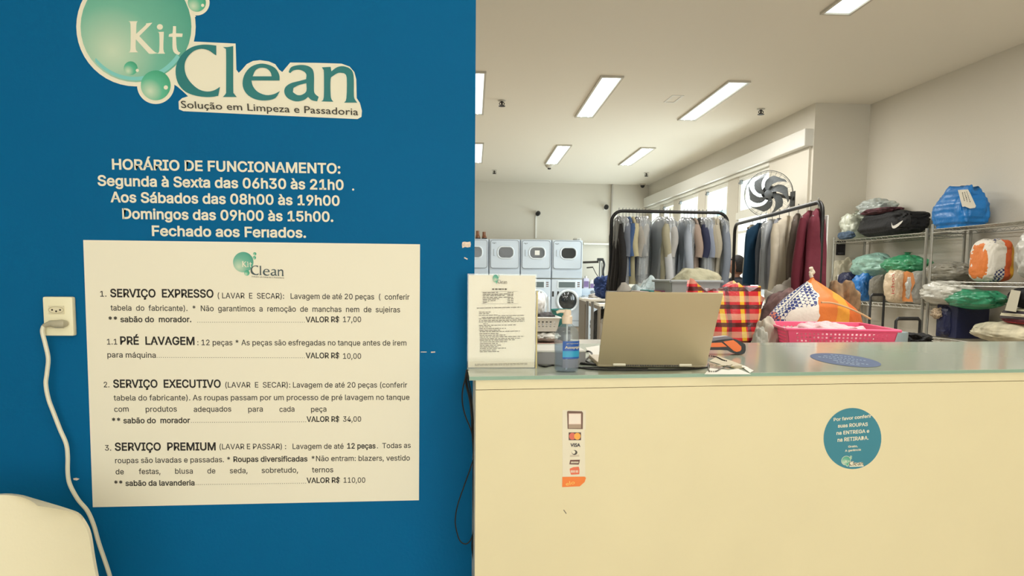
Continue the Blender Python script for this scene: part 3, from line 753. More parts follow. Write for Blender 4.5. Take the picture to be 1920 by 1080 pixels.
c8 = lambda x, y: (1500 + x / 4.155, 640 + y / 4.154)
a = fpl(1598, 823)
t = thing('round_sticker', 'round teal sticker with white notice on the counter front', 'sticker', (a.x, CF, a.z))
poly(t, 'disc', ell(409, 757, 225, 238, 56), 0, col('sticker_teal', (54, 128, 146)), c8)
mb = MB()
for s, x0, y0, x1, y1, h, bd in [('Por favor conferir', 262, 622, 556, 592, 24, .02), ('suas ROUPAS', 294, 672, 528, 658, 26, .02), ('na ENTREGA e', 284, 728, 540, 710, 26, .02), ('na RETIRADA.', 292, 782, 534, 764, 28, .02), ('Grato,', 375, 828, 450, 822, 15, .02), ('A gerência', 350, 860, 474, 850, 15, .02)]:
    stx(mb, s, x0, y0, x1, y1, h, bd, .0004, 2, c8, FONT2)
obj('lettering', mb, m_vinyl, t)
lgr = lambda x, y: (1592 + (x - 328) * .078, 873.5 + (y - 183) * .078 - (x - 328) * .006)
logo(t, lgr, fpl, .0001, backing=True, tiny=True, lettermat=m_txt)

# ---- decal on the worktop
c = cpt(1585, 674.5); q1, q2 = cpt(1519, 667), cpt(1652, 683)
t = thing('counter_decal', 'round blue decal lying under the glass of the counter top', 'decal', (c.x, c.y, CT))
r = (q2 - q1).length / 2
pts_out = []
top, bot = cpt(1585, 664.2), cpt(1585, 685)
ax = (q2 - q1) / 2; ay = (top - bot) / 2; cc = (q1 + q2) / 2
def dk(u, w, z): v = cc + ax * u + ay * w; v.z = CT + z; return v
obj('disc', MB().add([dk(cos(2 * pi * k / 48), sin(2 * pi * k / 48), .0008) for k in range(48)], [tuple(range(48))]), mat('decal_blue', (18, 62, 112), .6, var=.1, vscale=20), t)
mb = MB()
for w_, u0, u1 in ((.55, -.4, .3), (.2, -.6, .55), (-.1, -.75, .4), (-.4, -.3, .6), (-.65, -.2, .4)):
    u = u0
    while u < u1:
        du = rnd.uniform(.05, .14); mb.add([dk(u, w_, .0012), dk(u + du, w_, .0012), dk(u + du, w_ + .1, .0012), dk(u, w_ + .1, .0012)], [(0, 1, 2, 3)]); u += du + .04
obj('printed_text', mb, mat('decal_pale', (120, 150, 180), .4), t)

# ---- sanitizer bottle
bc = cpt(1064.5, 699); bc = V(bc.x, bc.y + .026, CT)
s_ = 1400 / bc.y   # px per metre there
t = thing('sanitizer_bottle', 'clear hand sanitizer bottle with blue label beside the laptop', 'bottle', bc)
def zz(py): return P(1064, py, Y=bc.y).z - CT
prof = [(.030, .0), (.0345, .004), (.0362, .012), (.0355, .05), (.0362, zz(655)), (.0362, zz(630)), (.034, zz(622)), (.027, zz(615)), (.017, zz(609)), (.0125, zz(606)), (.0125, zz(601))]
obj('bottle_body', MB().lathe(prof, bc, 36, 1, .72), clear_mat('clear_pet', (232, 238, 240), .04, 1.5, milky=.10, mcol=(220, 228, 236)), t, True)
obj('gel', MB().lathe([(.028, .003), (.0335, .008), (.0345, .05), (.035, zz(650)), (.035, zz(645))], bc, 32, 1, .70), clear_mat('gel_clear', (220, 228, 240), .1, 1.1, milky=.06), t, True)
obj('collar', MB().lathe([(.0145, zz(607)), (.0150, zz(606)), (.0150, zz(593)), (.012, zz(591))], bc, 24), mat('pump_cream', (226, 206, 184), .4), t, True)
mb = MB().lathe([(.006, zz(592)), (.006, zz(588))], bc, 12)
mb.lathe([(.0115, zz(592)), (.0115, zz(584)), (.009, zz(580.5))], bc, 18)
mb.tube([bc + V(0, 0, zz(583.5)), bc + V(-.022, -.002, zz(583.5)), bc + V(-.032, -.003, zz(586))], [.006, .005, .004], 10)
pu = obj('pump_head', mb, mat('pump_cream', (226, 206, 184), .4), t, True)
obj('dip_tube', MB().rod(bc + V(0, 0, .006), bc + V(0, 0, zz(605)), .0025), mat('dip_tube_white', (225, 225, 225), .4), t)
def label_strip(a0, a1, z0, z1, r, m, name, par, n=20):
    mb = MB()
    for k in range(n + 1):
        a = math.radians(a0 + (a1 - a0) * k / n)
        for z in (z0, z1): mb.v.append(bc + V(r * sin(a), -r * .72 * cos(a), z))
    mb.f = [(2 * k, 2 * k + 2, 2 * k + 3, 2 * k + 1) for k in range(n)]
    return obj(name, mb, m, par, True)
lb = label_strip(-25, 88, zz(671), zz(638.5), .0368, mat('label_blue', (18, 78, 160), .35), 'label', t)
label_strip(-25, 88, zz(668), zz(656.5), .0371, mat('label_cyan', (38, 150, 190), .35), 'label_band', lb)
label_strip(-25, 88, zz(688), zz(672), .0367, clear_mat('label_faint', (190, 200, 225), .3, 1.2, milky=.2), 'label_foot', lb)
def wraptext(s, a0, a1, z, h, bold=.02):
    vs, fs = glyphs(s, None, bold, 2); x0 = min(v.x for v in vs); x1 = max(v.x for v in vs)
    mb = MB()
    for v in vs:
        a = math.radians(a0 + (a1 - a0) * (v.x - x0) / (x1 - x0)); r = .0376
        mb.v.append(bc + V(r * sin(a), -r * .72 * cos(a), z + v.y * h))
    mb.f = fs; return mb
obj('lettering', wraptext('Asseptgel', -15, 66, zz(652), .0105, .03), m_vinyl, lb)
obj('lettering', wraptext('gel higienizador', -8, 60, zz(643.5), .0040), m_vinyl, lb)

# ---- laptop
HY = 2.268
hl, hr = cpt(1121, 689.8), cpt(1324, 691.4)
tl, tr2 = P(1142, 556.5, Y=2.092), P(1352, 556.5, Y=2.072)
ex = (hr - hl); ex.z = 0; W_ = ex.length; ex.normalize(); lean = ((tl + tr2) / 2 - (hl + hr) / 2)
lean -= ex * lean.dot(ex)
hz = CT + .012
o_ = V(hl.x, hl.y, hz); lv = lean.normalized(); ny = ex.cross(lv).normalized()    # faces the camera
t = thing('laptop', 'open beige-grey laptop on the counter seen from behind', 'laptop', ((hl + hr) / 2 * 1.0).to_3d() if False else V((hl.x + hr.x) / 2, HY + .1, CT))
M = Matrix((ex, lv, ny)).transposed().to_4x4(); M.translation = o_
L_ = lean.length
if ny.y > 0: raise RuntimeError('lid normal')
m_lap = mat('laptop_champagne', (188, 172, 140), .42, .25)
obj('lid', MB().rbox(0, W_, 0, L_, -.004, .003, .0028, M, 2), m_lap, t, True)
obj('screen_bezel', MB().box(.004, W_ - .004, .006, L_ - .004, -.0052, -.0041, M), m_black, t)
obj('screen', MB().box(.012, W_ - .012, .02, L_ - .012, -.0058, -.0053, M), mat('laptop_screen', (20, 22, 26), .15), t)
B_ = Matrix((ex, V(-ex.y, ex.x, 0), V(0, 0, 1))).transposed().to_4x4(); B_.translation = V(hl.x, hl.y, CT)
obj('base', MB().rbox(0, W_, .004, .235, .003, .017, .004, B_), m_lap, t, True)
obj('keyboard', MB().box(.02, W_ - .02, .03, .14, .017, .0178, B_), m_black, t)
vb = MB()
for k in range(42): vb.box(.052 + k * .0052, .055 + k * .0052, .0015, .0045, .005, .013, B_)
obj('vent', vb, m_black, t)
for x0 in (.045, W_ - .085):
    obj('hinge', MB().rbox(x0, x0 + .04, -.006, .008, .006, .016, .003, B_), mat('hinge_light', (200, 192, 170), .4, .3), t, True)
for x0 in (.03, W_ - .05): obj('rubber_foot', MB().box(x0, x0 + .02, .02, .03, 0, .003, B_), m_black, t)

# laptop power cable and other cables on the counter
def ccab(pl, r, label, dz=0.0, zs=None):
    pts = [cpt(x, y) for x, y in pl]
    for i, q in enumerate(pts): q.z = CT + r + (zs[i] if zs else 0)
    return one('black_cable', MB().tube(spline(pts, 8), r, 7), m_cab, label, 'cable', 'black cables lying on the counter', True)
ccab([(1010, 686), (1022, 689), (1035, 686.5), (1050, 688), (1085, 691), (1110, 694), (1150, 695.5), (1220, 695.5), (1290, 694), (1326, 690), (1328, 684)], .0028, 'black cable running along the back edge of the laptop')
ccab([(1092, 690), (1120, 690.5), (1160, 692.5), (1215, 692)], .0022, 'short black cable crossing under the laptop hinge')
ccab([(1090, 684), (1100, 674), (1110, 665), (1104, 660), (1096, 661), (1092, 667), (1100, 678), (1112, 684), (1122, 686)], .0028, 'black cable coiled between the bottle and the laptop')
ccab([(1006, 680), (1030, 682), (1060, 679), (1090, 684), (1118, 686)], .0040, 'thick black cable behind the sanitizer bottle')

# white topped box / documents behind the stand
y0, y1 = cpt(1000, 684).y, P(1000, 646.5, Z=CT + .045).y
xa, xb = P(1000, 670, Y=y0).x, P(1098, 670, Y=y0).x
t = thing('document_box', 'grey flat box with white lid behind the sanitizer bottle', 'box', ((xa + xb) / 2, (y0 + y1) / 2, CT))
obj('box_body', MB().rbox(xa, xb, y0, y1, CT, CT + .040, .002), mat('box_grey', (150, 148, 148), .6), t)
obj('lid', MB().rbox(xa - .001, xb + .001, y0 - .001, y1, CT + .040, CT + .045, .001), m_white, t)
def sheet_obj(pxs, z, label, name='paper_sheet', m=None, th=.0008):
    pts = [cpt(*q) for q in pxs]
    for q in pts: q.z = CT + z
    return one(name, MB().prism(pts, (0, 0, th)), m or mat('paper_white', (240, 238, 230), .6), label, 'paper')
sheet_obj([(1098, 652), (1124, 648), (1124, 686), (1119, 687)], .0002, 'white paper sheet lying left of the laptop')
sheet_obj([(1321, 702), (1331, 690.5), (1366, 694.5), (1384, 692), (1408, 702)], .0002, 'white paper sheet on the counter right of the laptop')
sheet_obj([(1330, 678), (1346, 668), (1404, 690), (1380, 693)], .0012, 'beige paper slip under the keys', m=mat('paper_beige', (206, 196, 168), .6))
sheet_obj([(1389, 688), (1396, 687.5), (1413, 696.5), (1406, 700.5)], .0022, 'small white paper tag at the right end of beige slip')
# keys
m_key = mat('key_brass', (150, 138, 96), .35, .8)
k0 = cpt(1362, 690)
t = thing('key_bunch', 'bunch of keys with a chain on the papers by the laptop', 'keys', (k0.x, k0.y, CT))
ringp = [k0 + V(.012 * cos(2 * pi * k / 16), .012 * sin(2 * pi * k / 16), .005) for k in range(16)]
obj('key_ring', MB().tube(ringp, .0012, 6, closed=True), mat('key_steel', (150, 150, 148), .3, .9), t, True)
for j, a in enumerate((-.4, .2, .9, 2.6, 3.6)):
    d = V(cos(a), sin(a), 0); n_ = V(-sin(a), cos(a), 0); b0 = k0 + d * .012 + V(0, 0, .003 + j * .0012)
    out = [b0 + d * (.007 + .007 * cos(q)) + n_ * .008 * sin(q) for q in [pi + x * pi / 6 for x in range(-4, 5)]]
    out = [b0 + d * .001 + n_ * -.006, b0 + d * .012 + n_ * -.008, b0 + d * .016 + n_ * -.003, b0 + d * .040 + n_ * -.003, b0 + d * .043, b0 + d * .040 + n_ * .0025, b0 + d * .016 + n_ * .003, b0 + d * .012 + n_ * .008, b0 + d * .001 + n_ * .006]
    obj('key', MB().prism(out, (0, 0, .0015)), m_key, t)
def beads(pl, r, step, par, name, m):
    pts = spline([cpt(*q) for q in pl], 10); acc = 0; mb = MB(); last = None
    for q in pts:
        q.z = CT + r + .001
        if last is None or (q - last).length > step:
            mb.lathe([(r * .5, -r * .85), (r, 0), (r * .5, r * .85)], q, 8); last = q
    return obj(name, mb, m, par, True)
beads([(1328, 690), (1329, 697), (1335, 698.5), (1343, 698), (1350, 694), (1358, 691)], .0024, .005, t, 'bead_chain', mat('key_steel', (150, 150, 148), .3, .9))
t2 = thing('chain', 'thin dark bead chain lying on the beige paper slip', 'chain', cpt(1345, 676))
beads([(1326, 669), (1335, 669.5), (1345, 672), (1355, 677), (1364, 679)], .0026, .006, t2, 'bead_chain', m_dark)

# ---- orange and black barcode scanner
SY = cpt(1392, 665.5).y
c5 = lambda x, y: (1310 + x / 9.817, 600 + y / 9.818)
def scp(q, off=0): p_ = P(*c5(*q), Y=SY - off); return p_
t = thing('barcode_scanner', 'orange and black barcode scanner lying right of the laptop', 'scanner', (scp((650, 500)).x, SY, CT))
out = [(120, 540), (150, 430), (240, 400), (440, 370), (650, 348), (700, 360), (850, 438), (866, 480), (866, 560), (845, 612), (800, 637), (740, 637), (680, 620), (620, 585), (560, 560), (400, 552), (205, 552)]
pts = [scp(q) for q in out]
obj('casing', MB().prism(pts, (0, .05, 0)), m_black, t)
m_or = mat('scanner_orange', (236, 112, 40), .4)
for ps in ([(140, 500), (165, 430), (240, 422), (425, 415), (470, 450), (520, 492), (380, 498)], [(455, 398), (640, 370), (700, 410), (785, 490), (786, 540), (765, 572), (700, 588), (650, 570), (560, 495)]):
    obj('grip_panel', MB().prism([scp(q, .002) for q in ps], (0, .004, 0)), m_or, t)
tp = [scp((240, 330)), scp((560, 300)), scp((650, 345)), scp((440, 368)), scp((240, 398))]
obj('scan_head', MB().prism([q + V(0, .008, 0) for q in tp], (0, .035, 0)), mat('scanner_grey', (120, 112, 118), .4), t)

# ================================================================ BACK ROOM: washers and dryers
m_app = mat('appliance_white', (196, 206, 216), 0.35)
m_app2 = mat('appliance_panel', (188, 199, 210), 0.4)
m_rim = mat('rim_pale', (214, 222, 228), 0.25, 0.1)
m_dglass = mat('dark_door_glass', (38, 42, 44), 0.12, coat=.5)
m_line = mat('seam_grey', (120, 126, 132), 0.6)
YM = 15.5
def mz(py): return P(960, py, Y=YM).z
m_plinth = mat('plinth_beige', (176, 164, 148), .8)
def rrect(cx, cz, w, h, r, y, n=6):
    pts = []
    for (sx, sz, a0) in ((1, 1, 0), (-1, 1, 90), (-1, -1, 180), (1, -1, 270)):
        for k in range(n + 1):
            a = math.radians(a0 + 90 * k / n); pts.append(V(cx + sx * (w / 2 - r) + r * cos(a), y, cz + sz * (h / 2 - r) + r * sin(a)))
    return pts
def dryer(xl, xr, zb, zt, lab, seethru=False):
    xc = (xl + xr) / 2; w = xr - xl
    t = thing('stacked_dryer', lab, 'dryer', (xc, YM + .32, zb), 'white dryers stacked on the washing machines')
    obj('cabinet', MB().rbox(xl, xr, YM, YM + .65, zb, zt, .02), m_app, t, True)
    pz = zb + .155
    obj('control_panel', MB().rbox(xl + .01, xr - .01, YM - .015, YM + .01, zb + .005, pz, .006), m_app2, t)
    d = obj('door', MB().prism(rrect(xc, (pz + zt) / 2 + .01, w - .06, zt - pz - .07, .05, YM - .03), (0, .03, 0)), m_app, t)
    obj('seam', MB().tube(rrect(xc, (pz + zt) / 2 + .01, w - .06, zt - pz - .07, .05, YM - .031), .005, 6, closed=True), m_line, d)
    wx, wz = xc + .02, (pz + zt) / 2 + .045
    obj('window_rim', MB().tube(rrect(wx, wz, .33, .24, .10, YM - .034), .016, 8, closed=True), m_rim, d, True)
    obj('door_window', MB().prism(rrect(wx, wz, .31, .22, .095, YM - .036), (0, .006, 0)), m_dglass, d)
    obj('door_handle', MB().rbox(xl + .09, xl + .12, YM - .045, YM - .028, wz - .07, wz + .07, .008), m_app2, d, True)
    mb = MB(); 
    for k in range(3): mb.box(xl + .06 + k * .03, xl + .08 + k * .03, YM - .0315, YM - .030, zt - .09 - .01 * (k % 2), zt - .075)
    obj('maker_mark', mb, mat('mark_grey', (110, 118, 124), .6), d)
    mb = MB()
    for k in range(6): mb.box(xl + .05 + k * .09, xl + .11 + k * .09, YM - .0165, YM - .015, zb + .05 + (k % 2) * .015, zb + .06 + (k % 2) * .015)
    obj('panel_marks', mb, m_app2, t)
    if seethru:
        obj('window_label', MB().box(wx - .05, wx + .05, YM - .038, YM - .036, wz - .045, wz + .05), m_white, d)
def washer(xl, xr, zb, zt, lab, number=None):
    xc = (xl + xr) / 2
    t = thing('washing_machine', lab, 'washing machine', (xc, YM + .32, zb), 'front loading washing machines under the dryers')
    obj('cabinet', MB().rbox(xl, xr, YM, YM + .65, zb, zt, .02), m_app, t, True)
    obj('plinth', MB().box(xl + .02, xr - .02, YM + .03, YM + .6, 0, zb), m_plinth, t)
    p_ = obj('control_panel', MB().rbox(xl + .12, xr - .12, YM - .012, YM + .01, zt - .20, zt - .03, .006), m_rim, t)
    obj('display', MB().box(xl + .15, xr - .15, YM - .014, YM - .011, zt - .175, zt - .06), mat('display_grey', (96, 108, 110), .3), p_)
    k = MB()
    for z in (zt - .16, zt - .12, zt - .08): k.box(xr - .10, xr - .05, YM - .006, YM + .001, z, z + .02)
    obj('button_row', k, mat('button_brown', (110, 88, 82), .5), t)
    wz = mz(563); wx = xc + .02
    N = 36
    d = obj('door', MB().tube([V(wx + .215 * cos(2 * pi * j / N), YM - .02, wz + .215 * sin(2 * pi * j / N)) for j in range(N)], .03, 8, closed=True), m_rim, t, True)
    g = MB(); rings = []
    for r, y in ((.205, -.015), (.18, -.03), (.12, -.055), (.04, -.065)):
        rings.append([V(wx + r * cos(2 * pi * j / N), YM + y, wz + r * sin(2 * pi * j / N)) for j in range(N)])
    obj('door_glass', g.loft(rings), m_dglass, d, True)
    obj('kick_seam', MB().box(xl + .02, xr - .02, YM - .003, YM + .001, zb + .12, zb + .128), m_line, t)
    if number:
        vs = MB(); text3(vs, number, V(xl + .015, YM - .003, zt - .36), V(xl + .16, YM - .003, zt - .36), .10, (0, -1, 0), None, .04, 2)
        obj('number', vs, m_black, t)
edges = [P(px, 500, Y=YM).x for px in (858, 916.5, 975.5, 1034, 1092.5)]
dl = ['leftmost white dryer, half hidden by the blue wall, brown boots on top', 'white dryer second from the left, dark empty window', 'white dryer with a pale square showing in its window', 'rightmost white dryer at the end of the row']
wl = ['washing machine hidden behind the price stand and blue wall', 'washing machine behind the price stand, second from left', 'washing machine with white cloth in front, right beside the stand', 'washing machine numbered 11 at the right end of the row']
for i in range(4):
    a, b = edges[i] + .006, edges[i + 1] - .006
    dryer(a, b, mz(521), mz(448.5), dl[i], i == 2)
    if i >= 2: washer(a, b, mz(612), mz(522.5), wl[i], '11' if i == 3 else None)
    else: washer(a, b, mz(612), mz(522.5), wl[i])
# boots on the left dryer
m_boot = mat('brown_leather', (132, 86, 58), .5)
m_sole = mat('dark_sole', (40, 32, 28), .6)
for px, lab in ((896, 'taller brown boot on top of the leftmost dryer'), (908, 'brown boot beside the taller one on the dryer')):
    x = P(px, 440, Y=YM + .15).x; z0 = mz(448.5); y = YM + .15; h = .17 if px < 900 else .15
    t = thing('boot', lab, 'boot', (x, y, z0), 'brown boots on the dryer')
    rings = []
    for f, r, dx in ((.12, .05, 0), (.3, .048, 0), (.5, .036, -.003), (.8, .033, -.004), (1, .034, -.004)):
        rings.append([V(x + dx + r * cos(2 * pi * k / 12), y + (r * 1.5 if f < .4 else r) * sin(2 * pi * k / 12) - (.03 if f < .4 else 0), z0 + h * f) for k in range(12)])
    obj('upper', MB().loft(rings), m_boot, t, True); obj('sole', MB().rbox(x - .05, x + .05, y - .11, y + .06, z0, z0 + .022, .006), m_sole, t)
# folded white cloth on the last dryer
def blob(c, w, d, h, seed=0, sq=2.6, lump=.10, folds=0, fold_a=.06, knot=0, flat=.35, nu=72, nv=44, lean=(0, 0), freq=2.2, top=1.0, crease=.085):
    """soft sack: superellipsoid with lumps, radial folds toward the top and an optional tied neck; sits on c"""
    mb = MB(); rings = []
    c = Vector(c)
    for j in range(nv + 1):
        ph = -pi / 2 + pi * j / nv
        ring = []
        for i in range(nu):
            th = 2 * pi * i / nu
            ct, st, cp, sp_ = cos(th), sin(th), cos(ph), sin(ph)
            e = 2 / sq
            g = lambda v, k: math.copysign(abs(v) ** k, v)
            x, y, z = g(ct, e) * abs(cp) ** e, g(st, e) * abs(cp) ** e, g(sp_, 2 / (sq * .9))
            t_ = (z + 1) / 2
            nz = noise.noise(Vector((x * freq + seed * 7.3, y * freq, z * freq + seed)))
            nz2 = noise.noise(Vector((x * freq * 2.7 + seed * 3.1, y * freq * 2.7, z * freq * 2.7 - seed)))
            q5 = Vector((x * freq * 2 + seed * 1.7 + nz, y * freq * 2 + nz2, z * freq * 1.2 + seed * 2.9))
            cr_ = abs(noise.noise(q5)) + .5 * abs(noise.noise(q5 * 2.3))
            k = 1 + lump * nz * 1.6 + lump * .7 * nz2 - crease * (1 - min(1, cr_ * 3.2)) 
            if folds: k *= 1 + fold_a * sin(th * folds + 3 * nz) * max(0, t_) ** 1.2
            sh = 1 - (1 - top) * t_
            ring.append(V(c.x + x * w / 2 * k * sh + lean[0] * t_, c.y + y * d / 2 * k * sh + lean[1] * t_, c.z + max(0, (z + 1) / 2 * (1 + lump * nz * (1.2 if z > 0 else 0))) * h))
        rings.append(ring)
    mb.loft(rings)
    if knot:
        tp = V(c.x + lean[0], c.y + lean[1], c.z + h * .97)
        prof = [(w * .16, -.03 * knot), (w * .06, .12 * knot), (w * .035, .35 * knot), (w * .07, .55 * knot), (w * .05, .75 * knot), (w * .10, knot), (w * .02, knot * .95)]
        rr = []
        for q, (r, z) in enumerate(prof):
            rr.append([V(tp.x + r * (1 + .35 * sin(5 * 2 * pi * k / 20 + q)) * cos(2 * pi * k / 20), tp.y + r * (1 + .35 * sin(5 * 2 * pi * k / 20 + q)) * sin(2 * pi * k / 20), tp.z + z) for k in range(20)])
        mb.loft(rr)
    return mb
x = P(1082, 448, Y=YM + .2).x
one('folded_cloth', blob((x, YM + .2, mz(448.5)), .16, .2, .05, 3, lump=.2), m_white, 'small white cloth left on top of the rightmost dryer', 'cloth', None, True)

# top loading washer right of the stacks and detergent shelf
x0, x1 = P(1094, 560, Y=15.3).x, P(1128, 560, Y=15.3).x
t = thing('top_loader', 'low white top loading washer right of the dryer stacks', 'washing machine', ((x0 + x1) / 2, 15.6, 0))
z1 = P(1110, 556, Y=15.3).z
obj('cabinet', MB().rbox(x0, x1, 15.3, 15.9, 0, z1, .02), m_app, t, True)
obj('lid', MB().rbox(x0 + .03, x1 - .03, 15.32, 15.75, z1, z1 + .02, .006), m_app2, t)
pn = obj('control_panel', MB().rbox(x0, x1, 15.75, 15.9, z1, z1 + .16, .02), m_app, t, True)
obj('dial', MB().tube([((x0 + x1) / 2 + .08, 15.75, z1 + .08), ((x0 + x1) / 2 + .08, 15.73, z1 + .08)], .04, 14), m_line, pn)
zs = P(1110, 545, Y=16.3).z
struct('trim_wall_shelf', MB().box(P(1092, 545, Y=16.3).x, P(1132, 545, Y=16.3).x, 16.2, 16.5, zs - .03, zs), m_white)
for px, w, h, c, lab in ((1098, .12, .32, (206, 200, 220), 'pale violet detergent carton on the wall shelf'), (1109, .10, .24, (222, 222, 214), 'white detergent bottle on the wall shelf beside the carton'), (1120, .11, .16, (200, 190, 176), 'short beige tub on the wall shelf')):
    x = P(px, 540, Y=16.35).x
    t = thing('detergent_pack', lab, 'detergent', (x, 16.35, zs))
    obj('pack_body', MB().rbox(x - w / 2, x + w / 2, 16.28, 16.42, zs, zs + h * .85, .012), mat('pack_%d' % px, c, .5), t, True)
    obj('cap', MB().lathe([(.03, 0), (.03, h * .15)], (x, 16.35, zs + h * .85), 12), m_white, t)
    obj('pack_label', MB().box(x - w / 2 + .01, x + w / 2 - .01, 16.277, 16.281, zs + h * .25, zs + h * .65), mat('pack_label_violet', (126, 104, 150), .5), t)
# steamer pole with arm and hose, right of the shelf
t = thing('garment_steamer', 'dark wall arm with upright steamer pole and hanging hose by the back wall', 'steamer', (P(1125, 490, Y=15.2).x, 15.2, 0))
q = lambda x, y: P(x, y, Y=15.2)
obj('pole', MB().rod(V(q(1125, 490).x, 15.2, 0), q(1125, 487), .018).rod(V(q(1129, 490).x, 15.2, 0.5), q(1129, 492), .012), mat('pole_grey', (120, 122, 120), .4, .5), t)
obj('head', MB().rbox(q(1120, 486).x, q(1131, 486).x, 15.15, 15.25, q(1120, 489).z, q(1120, 484).z, .01), m_black, t)
obj('arm', MB().rod(q(1093, 492), q(1122, 491), .022).rod(q(1100, 502), q(1112, 501), .014), m_dark, t)
obj('hose', MB().tube(spline([q(1130, 486), q(1133, 496), q(1131, 510), q(1133, 530), q(1130, 550), V(q(1130, 550).x, 15.2, .3)], 8), .022, 8), m_black, t, True)
one('hose', MB().tube(spline([q(1112, 502), q(1117, 512), q(1122, 520), q(1125, 530)], 6), .008, 6), m_dark, 'thin dark hose looping under the wall arm', 'hose', None, True)
# dark blue bundle beside the rack foot
x = P(1134, 535, Y=9.0); 
one('blue_bundle', blob((x.x, 9.0, P(1134, 560, Y=9).z), .22, .25, .27, 5, lump=.25, folds=5), mat('navy_cloth', (16, 44, 92), .8, bump=.2), 'dark blue fabric bundle at the left foot of the first clothes rack', 'bundle', None, True)
m_wood_w = mat('table_laminate', (226, 222, 210), .5)
def table(name, lab, x0, x1, y0, y1, z, m=None, th=.03):
    t = thing(name, lab, 'table', ((x0 + x1) / 2, (y0 + y1) / 2, 0))
    obj('table_top', MB().rbox(x0, x1, y0, y1, z - th, z, .005), m or m_wood_w, t)
    for x in (x0 + .04, x1 - .04):
        for y in (y0 + .04, y1 - .04): obj('leg', MB().rod((x, y, 0), (x, y, z - th), .018), mat('leg_grey', (140, 140, 138), .4, .5), t, True)
    return t
table('side_table', 'small table under the blue bundle behind the laptop', x.x - .22, x.x + .18, 8.8, 9.2, P(1134, 560, Y=9).z)

# ---- area between the stand and the laptop: laundry basket, bucket, wagon, dark panel table
m_basket = mat('basket_grey_white', (214, 212, 204), .5)
def basket(name, lab, c, w, d, h, m, rimh=.02, taper=.82, hole=(.02, .02), ncol=8, nrow=3, z0f=.25, z1f=.8, group=None, cat='basket', rot=0):
    """open laundry basket with real holes through its four walls"""
    c = Vector(c); t = thing(name, lab, cat, c, group)
    mb = MB(); th = .004
    def wall(A, B, A2, B2, nrm):
        # A,B bottom corners, A2,B2 top corners; grid with holes
        nx, nz = ncol * 2 + 1, nrow * 2 + 1
        zs_ = [0] + [z0f + (z1f - z0f) * k / (nz) for k in range(nz + 1)][0:] + [1]
        us = [0.06 + .88 * k / nx for k in range(nx + 1)]; us = [0] + us + [1]
        def pt(u, w_, o): return (A.lerp(B, u)).lerp(A2.lerp(B2, u), w_) + nrm * o
        for i in range(len(us) - 1):
            for j in range(len(zs_) - 1):
                if 1 <= i <= nx and 1 <= j <= nz and i % 2 == 0 and j % 2 == 0: continue
                q = [pt(us[i], zs_[j], 0), pt(us[i + 1], zs_[j], 0), pt(us[i + 1], zs_[j + 1], 0), pt(us[i], zs_[j + 1], 0)]
                q2 = [v - nrm * th for v in q]
                mb.add(q + q2, [(0, 1, 2, 3), (7, 6, 5, 4), (0, 4, 5, 1), (1, 5, 6, 2), (2, 6, 7, 3), (3, 7, 4, 0)])
    B = [V(c.x + sx * w / 2 * taper, c.y + sy * d / 2 * taper, c.z) for sx, sy in ((-1, -1), (1, -1), (1, 1), (-1, 1))]
    T = [V(c.x + sx * w / 2, c.y + sy * d / 2, c.z + h) for sx, sy in ((-1, -1), (1, -1), (1, 1), (-1, 1))]
    ns = [V(0, -1, 0), V(1, 0, 0), V(0, 1, 0), V(-1, 0, 0)]
    Rz = Matrix.Rotation(rot, 3, 'Z')
    B = [c + Rz @ (b - c) for b in B]; T = [c + Rz @ (b - c) for b in T]; ns = [Rz @ n for n in ns]
    for k in range(4): wall(B[k], B[(k + 1) % 4], T[k], T[(k + 1) % 4], ns[k])
    mb.add([b for b in B] + [b + V(0, 0, th) for b in B], [(3, 2, 1, 0), (4, 5, 6, 7), (0, 1, 5, 4), (1, 2, 6, 5), (2, 3, 7, 6), (3, 0, 4, 7)])
    obj('basket_body', mb, m, t)
    r = [T[k] + Rz @ V((-1, 1, 1, -1)[k] * .008, (-1, -1, 1, 1)[k] * .008, 0) + V(0, 0, -.004) for k in range(4)]
    rb = MB()
    for k in range(4): rb.tube([r[k], r[(k + 1) % 4]], rimh / 2, 8)
    obj('rim', rb, m, t, True)
    return t
def cloth_heap(name, lab, c, w, d, h, m, seed, cat='clothes', lump=.13, folds=0):
    return one(name, blob(c, w, d, h, seed, sq=2.1, lump=lump, folds=folds, fold_a=.03, freq=3.2, nu=48, nv=22), m, lab, cat, None, True, 80)
YBk = 9.5
c1 = P(1026, 620, Y=YBk); wB = 44 / 1400 * YBk; zB0 = c1.z; hB = P(1026, 594, Y=YBk).z - zB0
table('bench_table', 'low brown bench under the white laundry basket', c1.x - .30, c1.x + .22, YBk - .25, YBk + .3, P(1026, 641, Y=YBk).z, mat('bench_brown', (142, 108, 96), .6), .06)
zb0 = P(1026, 641, Y=YBk).z
cloth_heap('towel_pile', 'crumpled white and grey towels on bench under the laundry basket', (c1.x - .02, YBk, zb0), .36, .36, (zB0 - zb0), mat('towel_mix', (200, 198, 190), .9, var=.45, vscale=9), 11)
basket('laundry_basket', 'white laundry basket full of dark clothes behind the stand', (c1.x - .03, YBk, zB0), wB + .04, .36, hB, m_basket, .02, .8, ncol=5, nrow=3)
cloth_heap('dark_basket_fill', 'dark crumpled clothes in the white laundry basket', (c1.x - .03, YBk, zB0 + hB * .5), wB * .88, .28, hB * .85, mat('charcoal_cloth_mix', (70, 68, 68), .9, var=.8, vscale=12), 13)
cloth_heap('white_shirt', 'white shirt heaped at the left of the dark clothes', (c1.x - .10, YBk + .02, zB0 + hB * 1.05), .16, .2, .30, mat('white_cloth', (222, 222, 220), .85, bump=.2), 17)
c2_ = P(1052, 620, Y=9.9)
